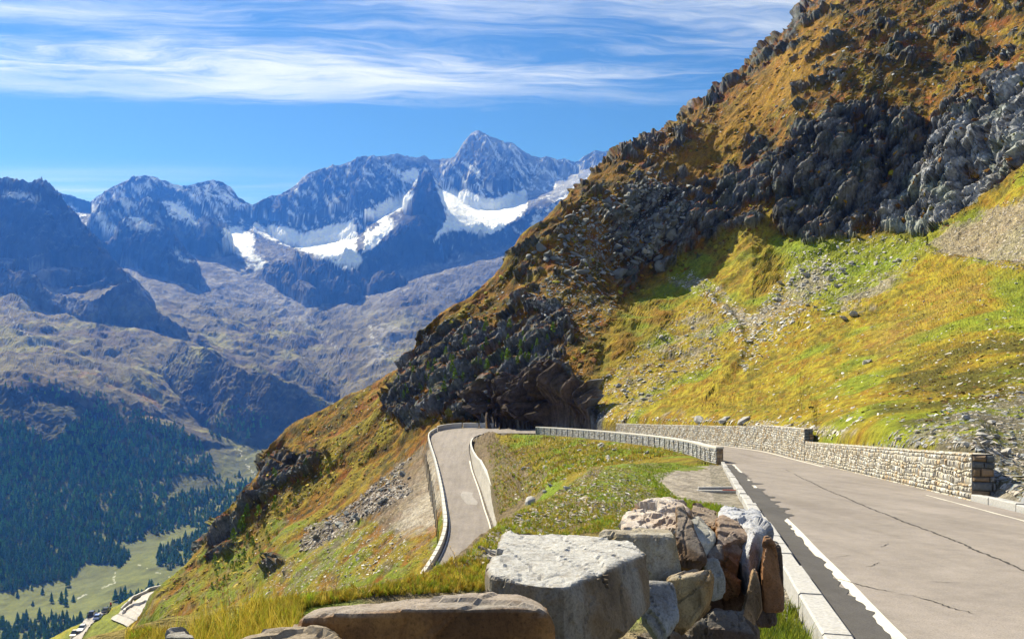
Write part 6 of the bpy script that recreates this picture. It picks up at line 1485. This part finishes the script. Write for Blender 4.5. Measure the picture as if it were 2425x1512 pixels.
# bright green saplings on the crags
def sapling(seed):
    r = np.random.default_rng(seed); V_, F_, K_ = [], [], []
    for i in range(150):
        f = r.random() ** .8; rad = .32 * (1 - f) + .04; a = r.random() * 6.28; c = np.array([rad * math.cos(a) * r.random() ** .4, rad * math.sin(a) * r.random() ** .4, .06 + .94 * f]); d = r.standard_normal((3, 3)) * .055; o = len(V_)
        V_ += [c + d[0], c + d[1], c + d[2]]; F_.append([o, o + 1, o + 2]); k_ = C(.15, .24, .015) * (.6 + .8 * r.random()); K_ += [k_] * 3
    return np.array(V_), np.array(F_), np.array(K_)
m_sap = tint_mat('sapling needles', 4, .3)
SAPM = []
for s_ in range(4):
    v, f, k_ = sapling(s_); o = np_mesh('larch_sapling', v, f, m_sap, k_); SAPM.append(o.data); bpy.data.objects.remove(o)
TR = np_mesh('trunk', *[np.array(a) for a in ([(.02, 0, 0), (-.01, .018, 0), (-.01, -.018, 0), (0, 0, .9)], [(0, 1, 3), (1, 2, 3), (2, 0, 3)])], m_sap, np.tile(C(.10, .07, .04), (4, 1))); TRM = TR.data; bpy.data.objects.remove(TR)
SZ = [([(1080, 820), (1180, 760), (1260, 800), (1330, 790), (1280, 860), (1150, 900), (1040, 960), (1000, 900)], 46, 1.0, 2.4, 'bright green larch sapling on the dark crags above the hairpin', 'saplings on the crags above the hairpin'),
      ([(960, 870), (1050, 830), (1040, 900), (980, 960), (940, 940)], 12, .8, 1.8, 'bright green sapling on the outer shoulder of the crags', 'saplings on the outer shoulder'),
      ([(480, 1330), (560, 1240), (640, 1180), (700, 1200), (640, 1290), (560, 1390), (500, 1400)], 34, 1.0, 3.0, 'bright green sapling on the steep flank dropping to the valley', 'saplings on the steep flank'),
      ([(640, 1080), (740, 1090), (860, 1000), (840, 1080), (720, 1180), (660, 1180)], 16, .8, 1.8, 'small green bush on the upper part of the rusty flank', 'bushes on the rusty flank')]
for poly, n, a0, a1, lb, g_ in SZ:
    for (u_, v_) in sample_uv(poly, n, rng):
        h = sight(u_, v_, 60)
        if h is None: continue
        p, nv = h; s_ = a0 + (a1 - a0) * rng.random() ** 1.6; o = bpy.data.objects.new('larch_sapling', None); link(o); o.location = tuple(p - [0, 0, .1]); o.scale = (s_ * .9, s_ * .9, s_); o.rotation_euler = (0, 0, rng.random() * 6); tag(o, lb, 'sapling', g_)
        c = bpy.data.objects.new('crown', SAPM[int(rng.integers(4))]); link(c, o); c = bpy.data.objects.new('trunk', TRM); link(c, o)

# ------------------------------------------------------------------ the lowest shelf with its road and vehicles
CRL = [(-260, 1660), (0, 1560), (100, 1517), (140, 1501), (180, 1478), (215, 1460), (245, 1447), (270, 1436), (300, 1420), (330, 1404), (352, 1395), (380, 1388), (430, 1380), (560, 1380)]
SH = [[(u, 150, v + 260) for u, v in CRL], [(u, 185, v + 160) for u, v in CRL], [(u, 212, v + 42) for u, v in CRL], [(u, 236, v) for u, v in CRL], [(u, 244, v + 25) for u, v in CRL], [(u, 300, v + 330) for u, v in CRL], [(u, 520, v + 900) for u, v in CRL]]
sus = np.arange(-260, 560, 4.0)
sX, sY, sZ = loft(SH, sus, 160, dv=2.5, dl=.01)
sp_ = np.stack([sX.ravel(), sY.ravel(), sZ.ravel()], 1); su = CX + F * sp_[:, 0] / sp_[:, 1]; sv = HY - F * sp_[:, 2] / sp_[:, 1]
RA = [(120, 1560), (160, 1520), (190, 1484), (204, 1461), (222, 1452), (243, 1445)]; RB = [(158, 1560), (190, 1520), (212, 1486), (226, 1470), (240, 1460), (254, 1452)]
QA = [(262, 1466), (298, 1442), (320, 1424), (348, 1407), (380, 1396), (420, 1387)]; QB = [(345, 1512), (385, 1496), (400, 1465), (400, 1432), (412, 1412), (436, 1400)]
pav = in_poly(su, sv, RA + RB[::-1]) | in_poly(su, sv, QA + QB[::-1])
nz_ = fbm(sp_ * .12, 4); sp_[:, 2] += np.where(pav, 0, nz_ * 1.1)
sc_ = np.where((nz_ > .05)[:, None], C(.26, .24, .03), C(.17, .19, .03)) * (.7 + .6 * (.5 + fbm(sp_ * .5, 3)))[:, None]
sc_ = np.where((sv > np.interp(su, [a for a, _ in CRL], [b_ for _, b_ in CRL]) + 55)[:, None] & (su < 250)[:, None], sc_ * .9, sc_)
sh = np_mesh('lower_hillside', sp_, grid_faces(len(sus), 160), m_hill, np.clip(sc_, .01, .6)); sh['kind'] = 'structure'
SVm = np.minimum.accumulate(HY - F * sp_[:, 2].reshape(sX.shape) / sY, axis=1)
def shelf(u_, v_, dz=0.0):
    c = int(np.clip(np.searchsorted(sus, u_), 0, len(sus) - 1)); k = int(np.searchsorted(-SVm[c], -v_)); k = min(k, 158)
    return np.array([(u_ - CX) / F * sY[c, k], sY[c, k], sp_[:, 2].reshape(sX.shape)[c, k] + dz])
def edge_path(pts, n=24, dz=.12):
    a = np.array(pts, float); q = np.linspace(0, len(a) - 1, n); return np.array([shelf(np.interp(t_, range(len(a)), a[:, 0]), np.interp(t_, range(len(a)), a[:, 1]), dz) for t_ in q])
m_road2 = asphalt('pale worn asphalt', (.40, .37, .34))
def draped(A, B, n=40, k=12):
    A, B = np.array(A, float), np.array(B, float); q = np.linspace(0, len(A) - 1, n); v = []
    for t_ in q:
        a = [np.interp(t_, range(len(A)), A[:, j]) for j in (0, 1)]; b_ = [np.interp(t_, range(len(B)), B[:, j]) for j in (0, 1)]
        for f in np.linspace(0, 1, k): v.append(shelf(a[0] * (1 - f) + b_[0] * f, a[1] * (1 - f) + b_[1] * f, .22))
    o = np_mesh('lower_road', np.array(v), grid_faces(n, k), m_road2); o['kind'] = 'structure'
draped(RA, RB); draped(QA, QB)
for pts, lb in (([(288, 1447), (300, 1438), (320, 1422), (348, 1405), (380, 1394)], 'low wall round the outside of the lowest hairpin'), ([(292, 1458), (300, 1446), (318, 1437), (345, 1431), (368, 1427)], 'low wall between the two legs of the lowest hairpin')):
    pa = edge_path(pts, 16, .1); t = bpy.data.objects.new('parapet_wall', None); link(t); t.location = tuple(pa[0]); tag(t, lb, 'parapet')
    beam('wall_body', pa - pa[0], .5, .75, m_blk, None, 0, .5, parent=t); beam('coping', pa - pa[0] + [0, 0, .75], .55, .1, m_top, None, 0, 0, parent=t)
m_glass = flat_mat('car glass', (.03, .04, .05), .1, 3, .1, spec=.6); m_tyre = flat_mat('tyre', (.03, .03, .03), .1, 5); m_lamp = flat_mat('headlamp glass', (.7, .7, .7), .05, 5, .2)
def paint_mat(n, c):
    m, nt, b = new_mat(n); b.inputs['Base Color'].default_value = (*c, 1); b.inputs['Roughness'].default_value = .3; b.inputs['Specular IOR Level'].default_value = .5; b.inputs['Coat Weight'].default_value = .4; return m
def loft_body(name, prof, mat, parent):
    bm = bmesh.new(); prev = None; rings = []
    for x_, z0, z1, w in prof:
        r = [bm.verts.new((x_, y_, z_)) for y_, z_ in ((-w, z0), (-w, z0 + (z1 - z0) * .6), (-w * .85, z1), (w * .85, z1), (w, z0 + (z1 - z0) * .6), (w, z0))]; rings.append(r)
    for a, b_ in zip(rings[:-1], rings[1:]):
        for k in range(6): bm.faces.new((a[k], a[(k + 1) % 6], b_[(k + 1) % 6], b_[k]))
    bm.faces.new(rings[0]); bm.faces.new(rings[-1][::-1]); bmesh.ops.recalc_face_normals(bm, faces=bm.faces)
    me = bpy.data.meshes.new(name); bm.to_mesh(me); bm.free(); me.materials.append(mat); return link(bpy.data.objects.new(name, me), parent)
def cyl(name, r, w, loc, mat, parent, axis='Y', seg=14):
    bm = bmesh.new(); bmesh.ops.create_cone(bm, cap_ends=True, segments=seg, radius1=r, radius2=r, depth=w)
    if axis == 'Y': bmesh.ops.rotate(bm, verts=bm.verts, matrix=Matrix.Rotation(math.pi / 2, 3, 'X'))
    me = bpy.data.meshes.new(name); bm.to_mesh(me); bm.free(); me.materials.append(mat); o = link(bpy.data.objects.new(name, me), parent); o.location = loc; return o
def car(loc, rz, c, lb, tall=1.0, L=4.2, g_='cars on the lowest road'):
    t = bpy.data.objects.new('parked_car', None); link(t); t.location = tuple(loc); t.rotation_euler = (0, 0, rz); tag(t, lb, 'car', g_)
    pm = paint_mat('car paint', c); h = L / 2; k = tall
    loft_body('body', [(-h, .35, .62, .70), (-h + .12, .25, .80, .82), (-h + 1.0, .22, .92, .88), (.3, .22, .95, .88), (h - .5, .22, .82, .86), (h - .08, .28, .66, .78), (h, .36, .55, .66)], pm, t)
    loft_body('windows', [(-h + .35, .86, .90, .70), (-h + .85, .86, 1.36 * k, .68), (.1, .90, 1.38 * k, .68), (.95, .86, .92, .72)], m_glass, t)
    loft_body('roof', [(-h + .82, 1.33 * k, 1.43 * k, .60), (-.5, 1.36 * k, 1.47 * k, .62), (.1, 1.33 * k, 1.43 * k, .60)], pm, t)
    for sx_ in (-h + .8, h - .85):
        for sy_ in (-.80, .80): cyl('wheel', .32, .2, (sx_, sy_, .32), m_tyre, t)
    for sy_ in (-.6, .6): cyl('headlight', .09, .05, (h - .06, sy_, .58), m_lamp, t, 'Y')
    return t
def head(u0, v0, u1, v1):
    a, b_ = shelf(u0, v0), shelf(u1, v1); return math.atan2(b_[1] - a[1], b_[0] - a[0])
rz = head(180, 1512, 222, 1464)
car(shelf(194, 1493, .16), rz + math.pi, (.62, .64, .72), 'silver white car on the lowest road, facing down'); car(shelf(176, 1508, .16), rz + math.pi, (.55, .48, .33), 'small cream car with dark sides below the silver white one', 1.1, 3.5)
car(shelf(219, 1463, .16), rz, (.03, .05, .14), 'dark blue van, tallest vehicle on the lowest road', 1.35, 4.6); car(shelf(232, 1467, .16), rz, (.22, .30, .62), 'light blue car just below the dark blue van'); car(shelf(252, 1450, .16), rz, (.02, .02, .022), 'black car at the upper end of the row on the lowest road')
m_jk, m_tr, m_sk, m_hl = flat_mat('red jacket', (.45, .03, .03), .1, 5), flat_mat('dark trousers', (.03, .03, .04), .1, 5), flat_mat('skin', (.45, .28, .2), .05, 5), flat_mat('white helmet', (.7, .7, .72), .05, 5, .3)
def person(loc, rz_, joints, lb, jm, hat=None, g_=None):
    """joints: name -> (co, radius); one skinned body"""
    names = list(joints); vs_ = [joints[n_][0] for n_ in names]; ed = [('hip', 'chest'), ('chest', 'neck'), ('neck', 'head'), ('chest', 'shl'), ('shl', 'ell'), ('ell', 'hal'), ('chest', 'shr'), ('shr', 'elr'), ('elr', 'har'), ('hip', 'hpl'), ('hpl', 'knl'), ('knl', 'ftl'), ('ftl', 'tol'), ('hip', 'hpr'), ('hpr', 'knr'), ('knr', 'ftr'), ('ftr', 'tor')]
    me = bpy.data.meshes.new('body'); me.from_pydata(vs_, [(names.index(a), names.index(b_)) for a, b_ in ed], []); o = bpy.data.objects.new('body', me); link(o); o.modifiers.new('k', 'SKIN')
    for i, n_ in enumerate(names): me.skin_vertices[0].data[i].radius = (joints[n_][1],) * 2; me.skin_vertices[0].data[i].use_root = n_ == 'hip'
    s_ = o.modifiers.new('s', 'SUBSURF'); s_.levels = 1
    dg = bpy.context.evaluated_depsgraph_get(); m2 = bpy.data.meshes.new_from_object(o.evaluated_get(dg)); bpy.data.objects.remove(o)
    m2.materials.clear(); [m2.materials.append(x_) for x_ in (jm, m_tr, m_sk)]
    hz_, nz2 = joints['hip'][0][2], joints['neck'][0][2]
    for f in m2.polygons: z_ = f.center[2]; f.material_index = 2 if z_ > nz2 + .02 else (1 if z_ < hz_ + .02 else 0)
    t = bpy.data.objects.new('person', None); link(t); t.location = tuple(loc); t.rotation_euler = (0, 0, rz_); tag(t, lb, 'person', g_); m2.name = 'body'; link(bpy.data.objects.new('body', m2), t)
    bm = bmesh.new(); bmesh.ops.create_uvsphere(bm, u_segments=12, v_segments=8, radius=.145 if hat else .118); me = bpy.data.meshes.new('helmet' if hat else 'hair'); bm.to_mesh(me); bm.free(); me.materials.append(hat or m_tr)
    hh_o = bpy.data.objects.new('helmet' if hat else 'hair', me); link(hh_o, t); c = joints['head'][0]; hh_o.location = (c[0] - .015, c[1], c[2] + .04)
STD = {'hip': ((0, 0, .95), .15), 'chest': ((0, 0, 1.32), .17), 'neck': ((0, 0, 1.52), .06), 'head': ((0, 0, 1.66), .10), 'shl': ((0, .2, 1.42), .065), 'ell': ((.02, .26, 1.14), .045), 'hal': ((.12, .25, .90), .035), 'shr': ((0, -.2, 1.42), .065), 'elr': ((.02, -.26, 1.14), .045), 'har': ((.12, -.25, .90), .035),
       'hpl': ((0, .1, .88), .09), 'knl': ((.02, .11, .48), .06), 'ftl': ((0, .12, .07), .045), 'tol': ((.16, .12, .04), .035), 'hpr': ((0, -.1, .88), .09), 'knr': ((.04, -.11, .48), .06), 'ftr': ((0, -.12, .07), .045), 'tor': ((.16, -.12, .04), .035)}
person(shelf(209, 1468, .16), rz, STD, 'person in dark clothes standing on the lowest road, left of the dark blue van', flat_mat('dark jacket', (.05, .05, .07), .1, 5))
# motorcyclist
mt = bpy.data.objects.new('motorcycle', None); link(mt); ml = shelf(262, 1438, .16); mt.location = tuple(ml); mt.rotation_euler = (0, 0, rz); tag(mt, 'dark motorcycle under a rider in red beyond the parked cars', 'motorcycle')
cyl('wheel', .31, .12, (.72, 0, .31), m_tyre, mt); cyl('wheel', .31, .14, (-.70, 0, .31), m_tyre, mt)
loft_body('tank', [(-.1, .60, .80, .10), (.2, .55, .98, .17), (.5, .60, .92, .12)], paint_mat('red paint', (.4, .03, .03)), mt); loft_body('engine', [(-.35, .28, .58, .14), (.3, .25, .6, .17), (.42, .35, .6, .12)], m_dk, mt); loft_body('seat', [(-.8, .72, .80, .09), (-.4, .70, .78, .13), (0, .68, .80, .11)], m_tr, mt)
loft_body('fairing', [(.45, .7, 1.0, .16), (.62, .72, 1.22, .14), (.78, .72, .95, .08)], m_hl, mt); cyl('headlight', .08, .08, (.80, 0, .84), m_lamp, mt); box('handlebar', (.05, .66, .04), (.48, 0, 1.02), m_dk, 0, mt, 0)
RID = {'hip': ((-.25, 0, .88), .15), 'chest': ((.0, 0, 1.22), .17), 'neck': ((.10, 0, 1.42), .06), 'head': ((.16, 0, 1.56), .10), 'shl': ((.03, .2, 1.32), .065), 'ell': ((.25, .30, 1.12), .045), 'hal': ((.48, .30, 1.05), .035), 'shr': ((.03, -.2, 1.32), .065), 'elr': ((.25, -.30, 1.12), .045), 'har': ((.48, -.30, 1.05), .035),
       'hpl': ((-.2, .12, .84), .09), 'knl': ((.18, .22, .68), .06), 'ftl': ((-.05, .22, .34), .045), 'tol': ((.1, .22, .30), .035), 'hpr': ((-.2, -.12, .84), .09), 'knr': ((.18, -.22, .68), .06), 'ftr': ((-.05, -.22, .34), .045), 'tor': ((.1, -.22, .30), .035)}
person(ml, rz, RID, 'motorcyclist in a red jacket and white helmet astride the dark motorcycle', m_jk, m_hl)
